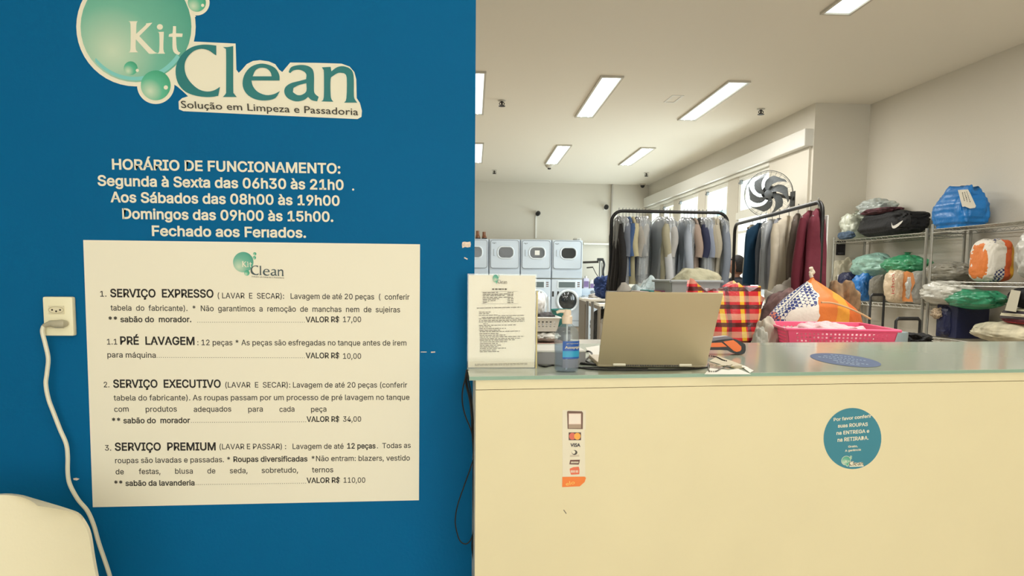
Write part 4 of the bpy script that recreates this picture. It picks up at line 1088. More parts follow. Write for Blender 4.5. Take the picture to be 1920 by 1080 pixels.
one('teal_bucket', MB().lathe([(.09, 0), (.13, .22), (.14, .22), (.135, .235), (.12, .235), (.09, .02)], (c2_.x, 9.95, P(1052, 612, Y=9.95).z), 24), mat('teal_plastic', (44, 116, 110), .5), 'teal bucket half hidden behind the white laundry basket', 'bucket', None, True)
one('bucket_stool', MB().rbox(c2_.x - .12, c2_.x + .12, 9.83, 10.07, 0, P(1052, 612, Y=9.95).z, .02), mat('stool_dark', (70, 70, 66), .6), 'dark stool carrying the teal bucket', 'stool')
# broom-like white tubes
q = lambda x, y: P(x, y, Y=12.5)
one('mop_handle', MB().rod(V(q(1027, 600).x, 12.5, 0), q(1028, 556), .022), m_rim, 'pale mop handle standing in front of the washing machines', 'mop')
# work table with dark side panel right of the bottle
A = P(1086, 556, Y=13.0); B2 = P(1124, 572, Y=10.0)
t = thing('work_table', 'white work table with open brown side and black bag inside', 'table', (A.x, 11.5, 0))
zt = (A.z + B2.z) / 2
top = [V(A.x, 13.0, zt), V(P(1124, 570, Y=10).x, 10.0, zt), V(P(1124, 570, Y=10).x + .9, 10.1, zt), V(A.x + .9, 13.1, zt)]
obj('table_top', MB().prism(top, (0, 0, -.035)), m_wood_w, t)
e0, e1 = top[0], top[1]
d_ = (e1 - e0).normalized(); nn = V(d_.y, -d_.x, 0)
m_brownp = mat('brown_panel', (122, 112, 96), .6)
def sidep(u0, u1, z0, z1, name, m, off=0, th=.02):
    a, b = e0.lerp(e1, u0) - nn * off, e0.lerp(e1, u1) - nn * off
    mb = MB(); mb.prism([V(a.x, a.y, z0), V(b.x, b.y, z0), V(b.x, b.y, z1), V(a.x, a.y, z1)], -nn * th); return obj(name, mb, m, t)
sgn = 1 if nn.x < 0 else -1
nn = nn * sgn   # points out of the table's left side
sidep(0.0, .34, .0, zt - .036, 'side_panel', m_brownp)
sidep(.93, 1.0, .0, zt - .036, 'side_panel', m_brownp)
sidep(.34, .93, zt - .08, zt - .036, 'side_rail', m_brownp)
sidep(.34, .93, .0, .20, 'side_rail', m_brownp)
mid = e0.lerp(e1, .60) - nn * .34
one('black_bag', blob((mid.x, mid.y, .20), .60, 1.1, zt - .30, 21, lump=.10), mat('black_cloth', (16, 16, 18), .8), 'black bag stuffed inside the open work table', 'bag', None, True)
mid = e0.lerp(e1, .90) - nn * .22
one('white_sack', blob((mid.x, mid.y, .20), .34, .42, .55, 22, lump=.2, folds=6), mat('grey_sack', (186, 180, 170), .8, bump=.2), 'pale sack leaning beside the black bag under the work table', 'sack', None, True)
cloth_heap('clothes_pile', 'small pile of mixed clothes on the near end of the work table', (e0.lerp(e1, .80).x + .10, e0.lerp(e1, .80).y, zt), .36, .4, .14, mat('mixed_cloth', (170, 166, 160), .9, var=.6, vscale=16), 24)

# ================================================================ CLOTHES RACKS AND GARMENTS
m_rack = mat('rack_black', (28, 27, 26), .4, .3)
m_hanger = mat('hanger_grey', (150, 150, 150), .4, .3)
m_film = clear_mat('plastic_film', (244, 246, 248), .18, 1.35, milky=.26, mcol=(225, 230, 232))

def rack(lab, A, B, r=.014, foot=.25):
    """A, B: the two ends of the top bar"""
    d = (B - A); d.z = 0; L = d.length; d.normalize(); n_ = V(-d.y, d.x, 0)
    t = thing('clothes_rack', lab, 'clothes rack', ((A.x + B.x) / 2, (A.y + B.y) / 2, 0), 'black rolling clothes racks')
    z = (A.z + B.z) / 2; cr = .09
    path = [V(A.x, A.y, .12)] + [V(A.x, A.y, z - cr)] + [V(A.x, A.y, z - cr) + d * (cr * (1 - cos(a))) + V(0, 0, cr * sin(a)) for a in [k * pi / 12 for k in range(1, 7)]]
    path2 = [V(B.x, B.y, z - cr) - d * (cr * (1 - cos(a))) + V(0, 0, cr * sin(a)) for a in [k * pi / 12 for k in range(6, 0, -1)]] + [V(B.x, B.y, z - cr), V(B.x, B.y, .12)]
    obj('frame_tube', MB().tube(path + path2, r, 10), m_rack, t, True)
    obj('lower_rail', MB().tube([V(A.x, A.y, .22), V(B.x, B.y, .22)], r * .8, 8), m_rack, t, True)
    for E_ in (A, B):
        f = obj('foot_bar', MB().tube([V(E_.x, E_.y, .12) - n_ * foot, V(E_.x, E_.y, .12) + n_ * foot], r, 8), m_rack, t, True)
        for s in (-1, 1):
            w = V(E_.x, E_.y, .05) + n_ * foot * s * .92
            obj('caster', MB().tube([w - d * .012, w + d * .012], .035, 14).rod(w, w + V(0, 0, .06), .008), m_black, f, True)
    return t, d, n_, z

def garment(top, ang, L, m, lab, seed, film=False, sleeve='short', half=.215, thick=.03, group='clothes hanging on the racks', flare=1.0, lean=0):
    """a garment on its hanger; top: point on the bar, ang: rotation of the garment's plane about z (0 = plane at right angles to X)"""
    rn = random.Random(seed)
    R = Matrix.Rotation(ang, 3, 'Z'); top = Vector(top)
    def W3(x, y, z): return top + R @ V(x, y, z)
    t = thing('hanging_garment', lab, 'clothes', (top.x, top.y, top.z - L - .1), group)
    # hanger
    hk = [W3(0, .018 * cos(a), .0 + .018 * sin(a) - .006) for a in [math.radians(-60 + 25 * k) for k in range(9)]]
    h = MB().tube(hk[::-1] if False else hk, .0025, 6); h.tube([W3(0, .0, -.024), W3(0, 0, -.07)], .0025, 6)
    h.tube([W3(0, -half * .9, -.125), W3(0, 0, -.07), W3(0, half * .9, -.125)], .005, 6)
    obj('hanger', h, m_hanger, t, True)
    N = 36; rings = []
    levels = [(-.062, .045, .012), (-.075, .06, .018), (-.092, .12, .022), (-.115, .82, .022), (-.135, .97, .028), (-.17, 1.0, .032)]
    nb = 12
    for k in range(1, nb + 1):
        levels.append((-.17 - (L - .17) * k / nb, 1.0 * (1 + (flare - 1) * k / nb) * (1 - .05 * sin(pi * k / nb)), .034 + .006 * k / nb))
    ph = [rn.uniform(0, 6.28) for _ in range(6)]; fk = rn.uniform(2.2, 3.6)
    for li, (z, wf, th) in enumerate(levels):
        ring = []; f = max(0, (-z - .12) / L)
        hw = half * wf if wf > .2 else wf
        for i in range(N):
            a = 2 * pi * i / N
            y = hw * math.copysign(abs(cos(a)) ** .75, cos(a)); x = th * thick / .03 * math.copysign(abs(sin(a)) ** .8, sin(a))
            x += (.016 * sin(y * 2 * pi * fk / half * .5 + ph[0] + f * 1.2) + .009 * sin(y * 2 * pi * fk / half + ph[1] - f)) * min(1, f * 3)
            y += .012 * sin(z * 14 + ph[2]) * min(1, f * 3)
            zz_ = z + (.012 * sin(y * 20 + ph[3]) if li == len(levels) - 1 else 0)
            ring.append(W3(x + lean * f, y, zz_))
        rings.append(ring)
    body = obj('garment_body', MB().loft(rings), m, t, True, angle=70)
    if sleeve:
        Ls = .26 if sleeve == 'short' else .56
        for s in (-1, 1):
            pts = []; rr = []
            K = 7
            for k in range(K + 1):
                f = k / K
                pts.append(W3(.012 * sin(f * 5 + ph[4]) + lean * f * .5, s * (half * .93 + .045 * sin(min(1, f * 1.6) * pi / 2) - .01 * f), -.135 - Ls * f)); rr.append((.036 if sleeve == 'short' else .034) * (1 - .12 * f) * (.6 if k == 0 else 1))
            obj('sleeve', MB().tube(pts, rr, 12), m, t, True, angle=70)
    if film:
        rings = []
        for z, wf in ((-.055, .10), (-.10, .9), (-.14, 1.12), (-L * .5, 1.16), (-L - .06, 1.18)):
            hw = half * wf
            rings.append([W3((thick + .018) * math.copysign(abs(sin(2 * pi * i / 30)) ** .8, sin(2 * pi * i / 30)) * (1 if wf > .5 else .4) + .007 * sin(i * 2.1 + z * 9), hw * cos(2 * pi * i / 30) + .006 * sin(i * 1.7 + z * 13), z) for i in range(30)])
        obj('plastic_cover', MB().loft(rings, True, False), m_film, t, True, angle=80)
    return t
def cl(c, var=.08):
    nm = 'cloth_%02x%02x%02x' % c
    if nm in MATS: return MATS[nm]
    m = mat(nm, c, .85, bump=.25, bscale=18, var=var, vscale=6)
    nt = m.node_tree; b = nt.nodes['Principled BSDF']; tl_ = nt.nodes.new('ShaderNodeBsdfTranslucent'); tl_.inputs[0].default_value = rgb(c)
    mx = nt.nodes.new('ShaderNodeMixShader'); mx.inputs[0].default_value = .28
    nt.links.new(b.outputs[0], mx.inputs[1]); nt.links.new(tl_.outputs[0], mx.inputs[2]); nt.links.new(mx.outputs[0], nt.nodes['Material Output'].inputs[0])
    return m

# rack one, parallel to the blue wall
YR = 6.2
A1, B1 = P(1147, 396.5, Y=YR), P(1365, 398, Y=YR); A1.z = B1.z = (A1.z + B1.z) / 2
t, d, n_, z = rack('black clothes rack facing the counter, loaded with filmed garments', A1, B1)
L0 = lambda px, py: P(px, py, Y=YR).z
# (px at bar, bottom py, colour, angle deg, film, sleeve, name phrase)
G1 = [
 (1161, 546, (44, 42, 42), -2, True, 'long', 'black long garment at the far left of the first rack'),
 (1168, 540, (156, 150, 142), -4, True, None, 'grey striped garment next to the black one at left'),
 (1174, 528, (120, 126, 138), -6, False, 'short', 'slate grey shirt in the left bunch of the first rack'),
 (1180, 520, (70, 98, 142), -8, False, 'short', 'blue shirt in the left bunch of the first rack'),
 (1187, 530, (206, 196, 158), -8, False, 'short', 'pale yellow shirt in the left bunch of the first rack'),
 (1194, 528, (70, 72, 86), -10, False, None, 'dark navy garment behind the pale yellow shirt'),
 (1199, 518, (176, 170, 160), -12, True, 'short', 'grey-beige garment under film in the left bunch'),
 (1205, 522, (158, 160, 160), -14, True, 'short', 'grey shirt under film, second last of the left bunch'),
 (1210, 512, (184, 184, 180), -16, True, 'short', 'light grey shirt closing the left bunch'),
 (1238, 540, (216, 218, 220), 6, True, 'long', 'long white garment in film, left of the middle bunch'),
 (1245, 528, (182, 176, 150), -8, False, 'short', 'beige-olive shirt in the middle bunch of the first rack'),
 (1251, 526, (92, 90, 80), -8, True, None, 'dark olive garment in the middle bunch'),
 (1257, 522, (190, 188, 184), -10, True, 'short', 'light grey garment closing the middle bunch'),
 (1283, 516, (180, 188, 200), -4, True, 'long', 'pale blue shirt opening the right bunch of the first rack'),
 (1289, 514, (170, 176, 190), -6, True, None, 'blue-grey striped garment beside the pale blue shirt'),
 (1296, 512, (70, 66, 64), -8, False, None, 'charcoal garment in the right bunch'),
 (1303, 510, (176, 156, 142), -10, False, 'short', 'tan pink shirt in the right bunch of the first rack'),
 (1311, 512, (60, 60, 60), -12, False, None, 'black garment right of the tan pink shirt'),
 (1318, 512, (52, 56, 84), -12, True, 'short', 'navy shirt in the right bunch of the first rack'),
 (1325, 512, (58, 58, 60), -14, True, None, 'black garment right of the navy shirt'),
 (1332, 518, (150, 158, 176), -16, True, 'short', 'grey-blue shirt under film in the right bunch'),
 (1339, 520, (172, 164, 146), -18, False, 'short', 'taupe shirt right of the grey-blue one'),
 (1346, 518, (188, 180, 160), -20, False, 'short', 'light beige shirt near the right end of the first rack'),
 (1354, 524, (140, 148, 160), -10, True, 'long', 'broad blue-grey jacket at the right end of the first rack'),
]
for k, (px, pb, c, an, fl, sl, lab) in enumerate(G1):
    x = P(px, 397, Y=YR).x
    zt_ = A1.z + .014
    Lg = (zt_ - L0(px, pb)) - .0
    # planes run in depth; a slight turn shows their faces as in a packed rail
    garment((x, YR, zt_), math.radians(an) , Lg, cl(c), lab, 100 + k, fl, sl, half=.20, thick=.026, lean=-.04 if px < 1175 else 0)

# rack two, running away along the windows
A2, B2_ = P(1377, 421, Z=1.86), P(1543, 377, Z=1.86)
A2, B2_ = P(1378, 421, Z=1.86), P(1543, 377, Z=1.86)
t, d2, n2, z = rack('black clothes rack running back along the windows, with a maroon coat', A2, B2_, .016)
G2 = [  # fraction along the bar (0 far, 1 near), bottom py, colour, half width, turn, film, sleeve, label
 (.27, 520, (170, 160, 138), .12, 55, False, None, 'khaki garment at the far end of the second rack'),
 (.37, 532, (30, 70, 98), .24, 49, False, None, 'large dark teal-navy coat near the far end of second rack'),
 (.44, 532, (84, 90, 98), .17, 62, False, None, 'dark grey garment right of the teal-navy coat'),
 (.52, 540, (176, 176, 178), .19, 58, True, None, 'light grey garment in the middle of the second rack'),
 (.60, 540, (150, 152, 160), .18, 60, False, None, 'grey-blue garment behind the cream jacket'),
 (.70, 546, (216, 206, 186), .22, 48, False, 'long', 'cream jacket in the middle of the second rack'),
 (.79, 548, (110, 98, 88), .17, 62, False, None, 'brown-grey garment between cream jacket and maroon coat'),
 (.90, 550, (112, 36, 52), .24, 56, False, 'long', 'maroon coat near the front of the second rack'),
 (.965, 540, (116, 44, 60), .17, 58, False, None, 'second maroon garment at the near end of the second rack'),
]
for k, (f, pb, c, hw, an, fl, sl, lab) in enumerate(G2):
    q = A2.lerp(B2_, f); q.z = 1.86 + .016
    px = CX + F * (q - EYE).dot(RT) / (q - EYE).dot(fw)
    Lg = q.z - P(px, pb, Y=q.y).z
    base = math.atan2(d2.y, d2.x)      # garment plane (local y) is across the bar when rotated with it
    garment(q, base + math.radians(an), Lg, cl(c), lab, 200 + k, fl, sl, half=hw, thick=.034)
one('white_cover', MB().rbox(0, .01, 0, .2, 0, .75, .004, Matrix.Translation(V(P(1567, 500, Y=5.35).x - .03, 5.45, 1.05))), mat('white_cloth', (222, 222, 220), .85, bump=.2), 'white garment sleeve edge hanging at the near end of second rack', 'clothes', 'clothes hanging on the racks')

# ================================================================ PERSON at the back
YP = 8.2
m_skin = mat('skin', (146, 104, 82), .6)
m_hair = mat('dark_hair', (26, 22, 22), .7, bump=.4, bscale=80)
m_shirt = mat('black_shirt', (22, 28, 38), .85, bump=.15)
hd = P(1381, 499, Y=YP)
px_, HZ = hd.x, hd.z
t = thing('person', 'person in a dark shirt standing behind the racks with head turned left', 'person', (px_, YP, 0))
def skin_mesh(name, nodes, edges_, m, parent, root=0, sub=1):
    me = bpy.data.meshes.new(name); o0 = ORG(parent)
    me.from_pydata([tuple(Vector(n[0]) - o0) for n in nodes], edges_, [])
    o = bpy.data.objects.new(name, me); COL.objects.link(o); o.parent = parent
    md = o.modifiers.new('skin', 'SKIN')
    for i, n in enumerate(nodes):
        me.skin_vertices[0].data[i].radius = n[1] if isinstance(n[1], tuple) else (n[1], n[1])
        me.skin_vertices[0].data[i].use_root = (i == root)
    s_ = o.modifiers.new('sub', 'SUBSURF'); s_.levels = sub; s_.render_levels = sub
    bpy.context.view_layer.update()
    em = bpy.data.meshes.new_from_object(o.evaluated_get(bpy.context.evaluated_depsgraph_get()))
    o.modifiers.clear(); o.data = em; em.materials.clear(); em.materials.append(m); em.shade_smooth(); em.name = name
    return o
sh_z = HZ - .20
X_ = lambda dx, dy, z: V(px_ + dx, YP + dy, z)
hip = sh_z - .50
nodes = [(X_(0, 0, hip), (.15, .11)), (X_(0, 0, hip + .22), (.135, .10)), (X_(0, 0, sh_z - .10), (.15, .11)), (X_(0, 0, sh_z + .02), (.09, .075)), (X_(-.005, 0, HZ - .13), .052), (X_(-.01, 0, HZ - .06), .055)]
ed = [(0, 1), (1, 2), (2, 3), (3, 4), (4, 5)]
def limb(start, pts):
    prev = start
    for p_, r in pts:
        nodes.append((p_, r)); ed.append((prev, len(nodes) - 1)); prev = len(nodes) - 1
    return prev
for s in (-1, 1):
    w = limb(2, [(X_(.02, s * .17, sh_z - .03), .058), (X_(.03, s * .22, sh_z - .28), .043), (X_(-.10, s * .20, sh_z - .46), .034), (X_(-.22, s * .15, sh_z - .48), .025), (X_(-.27, s * .14, sh_z - .48), (.032, .016))])
    for f, (dy, ln_) in enumerate(((-.026, .055), (-.009, .065), (.009, .060), (.026, .048))):
        limb(w, [(X_(-.315, s * .14 + dy, sh_z - .482), .009), (X_(-.315 - ln_ * .55, s * .14 + dy, sh_z - .495), .008), (X_(-.315 - ln_, s * .14 + dy * .9, sh_z - .515), .007)])
    limb(w, [(X_(-.265, s * .14 - s * .04, sh_z - .49), .010), (X_(-.295, s * .14 - s * .055, sh_z - .505), .008)])
    limb(0, [(X_(0, s * .09, hip - .08), .085), (X_(.0, s * .10, hip - .38), .058), (X_(.02, s * .10, .09), .04), (X_(-.12, s * .105, .035), (.035, .03))])
body = skin_mesh('body', nodes, ed, m_skin, t)
# head with a face, turned to the left
def head(c):
    mb = MB(); rings = []; nu, nv = 32, 22
    for j in range(nv + 1):
        ph = -pi / 2 + pi * j / nv; ring = []
        for i in range(nu):
            th = 2 * pi * i / nu; x, y, z = cos(ph) * cos(th), cos(ph) * sin(th), sin(ph)
            X = x * .095; Y_ = y * .075; Z = z * .115
            if x < 0 and z < 0: X *= 1 - .12 * (-z)                     # jaw
            if z < -.2: Y_ *= 1 - .30 * (-z - .2)
            f = math.exp(-((y / .22) ** 2 + ((z + .12) / .20) ** 2)) if x < -.5 else 0
            X -= .026 * f                                             # nose
            g_ = math.exp(-((y / .35) ** 2 + ((z + .48) / .07) ** 2)) if x < -.4 else 0
            X -= .007 * g_                                            # lips
            e_ = sum(math.exp(-(((y - s * .36) / .14) ** 2 + ((z - .04) / .09) ** 2)) for s in (-1, 1)) if x < -.5 else 0
            X += .010 * e_                                            # eye sockets
            ring.append(V(c.x + X, c.y + Y_, c.z + Z))
        rings.append(ring)
    return mb.loft(rings)
hc = V(px_, YP, HZ)
obj('head', head(hc), m_skin, t, True, angle=90)
for s in (-1, 1):
    obj('eye', MB().lathe([(.002, -.008), (.008, -.004), (.009, 0), (.008, .004), (.002, .008)], (px_ - .078, YP + s * .028, HZ + .005), 10), m_black, t, True)
    obj('ear', MB().lathe([(.004, -.03), (.014, -.02), (.018, 0), (.014, .02), (.005, .03)], (px_ + .008, YP + s * .074, HZ - .005), 12, 1, .45), m_skin, t, True)
rings = []
for j in range(15):
    ph = math.radians(-32 + 122 * j / 14); ring = []
    for i in range(32):
        th = 2 * pi * i / 32; x = cos(th)
        zlim = -.02 + .05 * x * 0
        k = 1.09; z = sin(ph) * .128
        if x < -.5: z = max(z, .062 + .02 * (-x)) if z < .062 else z
        ring.append(V(hc.x + .008 + cos(ph) * cos(th) * .103 * (1 if x > -.5 else .93), hc.y + cos(ph) * sin(th) * .086, hc.z + z))
    rings.append(ring)
obj('hair', MB().loft(rings), m_hair, t, True, angle=90)
# shirt over the torso and upper arms
sn = [(X_(0, 0, hip - .02), (.18, .14)), (X_(0, 0, hip + .22), (.16, .125)), (X_(0, 0, sh_z - .10), (.175, .13)), (X_(0, 0, sh_z + .045), (.115, .105)), (X_(-.003, 0, sh_z + .085), (.072, .072))]
se = [(0, 1), (1, 2), (2, 3), (3, 4)]
for s in (-1, 1):
    sn += [(X_(.02, s * .17, sh_z - .02), .088), (X_(.03, s * .225, sh_z - .27), .066)]
    k = len(sn); se += [(2, k - 2), (k - 2, k - 1)]
skin_mesh('shirt', sn, se, m_shirt, t)
tn = [(X_(0, 0, hip), (.17, .13))]; te = []
for s in (-1, 1):
    tn += [(X_(0, s * .09, hip - .09), .10), (X_(0, s * .10, hip - .38), .072), (X_(.02, s * .10, .10), .055)]
    k = len(tn); te += [(0, k - 3), (k - 3, k - 2), (k - 2, k - 1)]
skin_mesh('trousers', tn, te, mat('dark_trousers', (40, 42, 52), .85), t)

# ================================================================ WALL FAN
fc = P(1441, 364, Y=8.7)
axis = V(-.42, -.86, -.28).normalized()
e1 = axis.cross(V(0, 0, 1)).normalized(); e2 = e1.cross(axis)
def fp(r, a, o=0): return fc + e1 * r * cos(a) + e2 * r * sin(a) + axis * o
t = thing('wall_fan', 'grey wall mounted fan with curved blades in front of the window', 'fan', fc)
RF = .275; m_guard = mat('guard_wire', (92, 96, 98), .4, .5); m_blade = mat('fan_blade', (112, 118, 122), .45)
g = MB()
for r, o in ((RF, 0), (RF * .97, .05), (RF * .97, -.05), (RF * .28, .085)): g.tube([fp(r, 2 * pi * k / 40, o) for k in range(40)], .0035 if r == RF else .0018, 6, closed=True)
for k in range(28):
    a = 2 * pi * k / 28
    g.tube([fp(RF * .28, a, .085), fp(RF * .7, a + .05, .082), fp(RF * .97, a + .10, .05), fp(RF, a + .1, 0), fp(RF * .97, a + .1, -.05), fp(RF * .5, a + .05, -.075)], .0011, 4)
obj('guard', g, m_guard, t)
for k in range(6):
    a0 = 2 * pi * k / 6 + .3; outer = []; inner = []
    for j in range(9):
        f = j / 8; r = .045 + f * .20
        outer.append((r, a0 + .15 + 1.05 * f)); inner.append((r, a0 - .38 + 1.05 * f - .22 * sin(f * pi)))
    inner[-1] = (inner[-1][0], outer[-1][1] - .12)
    rows_ = []; 
    mb = MB()
    for j in range(9):
        for (r, a), o in ((outer[j], .018), (inner[j], -.018)): mb.v.append(fp(r, a, o + .002))
        for (r, a), o in ((outer[j], .018), (inner[j], -.018)): mb.v.append(fp(r, a, o - .002))
    for j in range(8):
        b = j * 4
        mb.f += [(b, b + 1, b + 5, b + 4), (b + 2, b + 6, b + 7, b + 3), (b, b + 4, b + 6, b + 2), (b + 1, b + 3, b + 7, b + 5)]
    obj('blade', mb, m_blade, t, True)
obj('hub', MB().tube([fp(0, 0, .04), fp(0, 0, .03), fp(0, 0, -.02)], [.02, .045, .05], 18), m_blade, t, True)
obj('motor', MB().tube([fp(0, 0, -.06), fp(0, 0, -.07), fp(0, 0, -.17), fp(0, 0, -.19)], [.06, .085, .08, .05], 18), m_black, t, True)
wp = V(4.27, 8.98, fc.z - .02)
obj('bracket', MB().tube([fp(0, 0, -.15), fp(0, 0, -.2) + V(.05, .02, -.03), wp], .022, 10).box(4.24, 4.27, wp.y - .06, wp.y + .06, wp.z - .09, wp.z + .09), m_black, t)

# ================================================================ WIRE SHELVING AND ITS LOAD
m_wire = mat('chrome_wire', (172, 170, 160), .3, .75)
def shelving(lab, x0, x1, y0, y1, zts, ztop):
    t = thing('wire_shelving', lab, 'shelving unit', ((x0 + x1) / 2, (y0 + y1) / 2, 0), 'chrome wire shelving units')
    for x in (x0, x1):
        for y in (y0, y1):
            mb = MB().rod((x, y, 0), (x, y, ztop), .0135, 12)
            k = .1
            while k < ztop: mb.tube([(x, y, k), (x, y, k + .003)], .0148, 10); k += .05
            obj('post', mb, m_wire, t)
    for z in zts:
        mb = MB(); per = [V(x0, y0, 0), V(x1, y0, 0), V(x1, y1, 0), V(x0, y1, 0)]
        for a in range(4):
            p0, p1 = per[a], per[(a + 1) % 4]; L = (p1 - p0).length
            for dz in (0, -.032): mb.rod(p0 + V(0, 0, z + dz), p1 + V(0, 0, z + dz), .0035, 6)
            n = int(L / .05); zg = [p0.lerp(p1, k / n) + V(0, 0, z + (0 if k % 2 else -.032)) for k in range(n + 1)]
            mb.tube(zg, .0022, 4)
        n = int((y1 - y0) / .04)
        for k in range(1, n): yy = y0 + (y1 - y0) * k / n; mb.rod((x0, yy, z + .004), (x1, yy, z + .004), .0018, 4)
        obj('wire_shelf', mb, m_wire, t)
ZA = (P(1700, 439.5, X=4.5).z, P(1700, 571, X=4.5).z, .42)
shelving('chrome wire shelving unit in the corner, black bag on top', 4.5, 4.88, 6.72, 8.42, ZA, ZA[0] + .04)
ZC = (P(1860, 420, X=4.5).z, P(1860, 530, X=4.5).z, P(1760, 634, X=4.5).z)
shelving('chrome wire shelving unit at the right edge of the photo, blue bag on top', 4.5, 4.88, 5.0, 6.64, ZC, ZC[0] + .05)
XS = 4.7
def onshelf(px): return P(px, 470, X=XS).y
def sbag(name, lab, pxc, pw, pybot, pytop, z0, m, seed, cat='bag', depth=.36, x=4.7, part=True, **kw):
    y = P(pxc, 500, X=x).y; s = 1400 / y
    # a length along Y of ly spans about (x/y^2)*1400*ly pixels, a depth along X about 1400/y*dx
    ly = max(.12, (pw - depth * s * .55) / (x / y * s * 1.0))
    h = P(pxc, pytop, X=x).z - z0
    o = one(name, blob((x, y, z0 + .006), depth, ly, h, seed, **kw), m, lab, cat, None, True, 75)
    return o, y, ly, h
def plast(name, c, var=.12): return mat(name, c, .32, bump=.5, bscale=14, var=var, vscale=5, coat=.2)
zA, zB_, = ZA[0], ZA[1]
# --- corner unit, top shelf
m_blk = mat('black_nylon', (14, 14, 15), .75, bump=.2)
yb = 7.95; hn = P(1665, 396, X=4.6).z - zA
nb_ = one('duffel_bag', blob((4.700, 7.60, zA + .006), .38, .92, hn, 31, sq=3.6, lump=.06, freq=1.6), m_blk, 'black sports duffel bag with white swoosh on the top corner shelf', 'bag', None, True, 70)
def swoosh():
    pts = [(596, 462), (600, 480), (603, 492), (612, 497), (625, 494), (650, 480), (680, 460), (709, 443), (703, 458), (690, 475), (665, 500), (640, 518), (620, 525), (605, 522), (597, 508), (595, 485)]
    return [(1560 + x / 5.333, 330 + y / 5.333) for x, y in pts]
sw = swoosh()
vv, tt = fill2d(sw)
mb = MB().add([P(x, y, X=4.468) for x, y in vv], tt)
o = obj('swoosh_mark', mb, mat('white_print', (214, 210, 200), .6), None); o.parent = nb_; o.location = -Vector(nb_.location)
yb1 = onshelf(1640)
m_pbag = plast('clear_blue_print_bag', (176, 184, 178), .35)
hb = P(1640, 375, X=4.7).z - (zA + hn)
one('plastic_bag', blob((4.700, 7.90, zA + hn * .86), .32, .46, hb + hn * .14, 32, sq=2.6, lump=.16, folds=9, fold_a=.05), m_pbag, 'crumpled clear bag with blue prints on top of the black duffel', 'bag', None, True, 70)
one('dark_print_cloth', blob((4.600, 7.66, zA + hn * .90), .22, .62, .07, 33, lump=.12), mat('dark_floral', (84, 46, 52), .8, var=.7, vscale=14), 'folded dark floral cloth squeezed between duffel and clear bag', 'cloth', None, True)
one('plastic_bag', blob((4.680, 8.26, zA + .006), .32, .30, P(1580, 402, X=4.6).z - zA, 34, lump=.14, folds=8, fold_a=.08, knot=.03), plast('pale_green_bag', (196, 200, 182)), 'pale green knotted plastic bag left of the black duffel', 'bag', None, True, 70)
one('folded_jeans', blob((4.540, 8.22, zA + .006), .10, .30, .09, 35, lump=.1), mat('denim_print', (74, 92, 112), .85, var=.4, vscale=20), 'folded blue patterned cloth at the left end of the top shelf', 'cloth', None, True)
# --- black notice on the end wall
q0, q1 = P(1569, 451, Y=8.54), P(1584, 478.5, Y=8.54)
t = thing('wall_notice', 'small black notice on the end wall behind the shelving', 'notice', ((q0.x + q1.x) / 2, 8.55, q1.z))
obj('board', MB().box(q0.x, q1.x, 8.535, 8.549, q1.z, q0.z), mat('notice_black', (26, 24, 30), .4), t)
obj('print_marks', MB().box(q0.x + .015, q0.x + .03, 8.533, 8.5355, q0.z - .05, q0.z - .02).box(q0.x + .02, q1.x - .02, 8.533, 8.5355, q1.z + .02, q1.z + .028), mat('notice_print', (90, 88, 92), .5), t)
# --- corner unit, middle shelf
m_navy = mat('navy_plastic', (24, 30, 66), .45, bump=.3, bscale=14)
S1 = [
 ('plastic_bag', 'beige-white plastic bag at the left end of the middle shelf', 1586, 44, 490, plast('cream_bag', (196, 188, 164)), 41, dict(folds=7, lump=.14), .34, 4.70, 0.12),
 ('plastic_bag', 'navy bag with white label at the left of the middle shelf', 1592, 40, 512, m_navy, 42, dict(sq=3.4, lump=.07), .20, 4.56, 0),
 ('plastic_bag', 'bright blue and cyan bag on the middle shelf', 1624, 46, 514, mat('blue_cyan_bag', (40, 110, 176), .35, bump=.4, bscale=12, var=.65, vscale=7), 43, dict(sq=3, lump=.16, folds=5), .22, 4.58, 0),
 ('cloth_roll', 'grey cloth roll right of the blue and cyan bag', 1651, 18, 518, cl((150, 146, 134)), 44, dict(lump=.08), .22, 4.58, 0),
 ('plastic_bag', 'cream and orange printed bag with red letters on the shelf', 1687, 54, 507, plast('cream_print_bag', (212, 190, 158), .10), 45, dict(sq=3.6, lump=.07), .24, 4.59, 0),
 ('plastic_bag', 'small white bag between the printed bag and shelf post', 1727, 40, 512, plast('white_bag', (190, 188, 178)), 46, dict(lump=.12), .28, 4.68, 0),
]
yprev = None
for nm, lab, pc, pw, pt_, m_, sd, kw, dep, xx, zl in S1:
    o, y, ly, h = sbag(nm, lab, pc, pw, 0, pt_, zB_, m_, sd, depth=dep, x=xx, **kw)
# white label on the navy bag, orange side and letters on the printed bag
def decal(parent, pts, X, m, name):
    vv, tt = fill2d(pts); mb = MB().add([P(x, y, X=X) for x, y in vv], tt)
    o = obj(name, mb, m, None); o.parent = parent; o.location = -Vector(parent.location); return o
nav = [o for o in COL.objects if o.get('label', '').startswith('navy bag with white')][0]
decal(nav, [(1570, 515), (1581, 514), (1581, 528), (1570, 530)], 4.545, m_white, 'white_label')
cbg = [o for o in COL.objects if o.get('label', '').startswith('cream and orange')][0]
decal(cbg, [(1690, 512), (1700, 508), (1712, 512), (1716, 530), (1708, 548), (1712, 566), (1692, 565), (1690, 540)], 4.563, mat('orange_tan_print', (196, 126, 70), .5, var=.25, vscale=12), 'orange_side')
mb = MB(); X9 = 4.460
A, B = P(1677, 551, X=X9), P(1677, 513, X=X9)
text3(mb, 'ichos', A, B, .055, (-1, 0, 0), None, .01, 2)
o = obj('lettering', mb, mat('print_red', (170, 70, 60), .5), None); o.parent = cbg; o.location = -Vector(cbg.location)
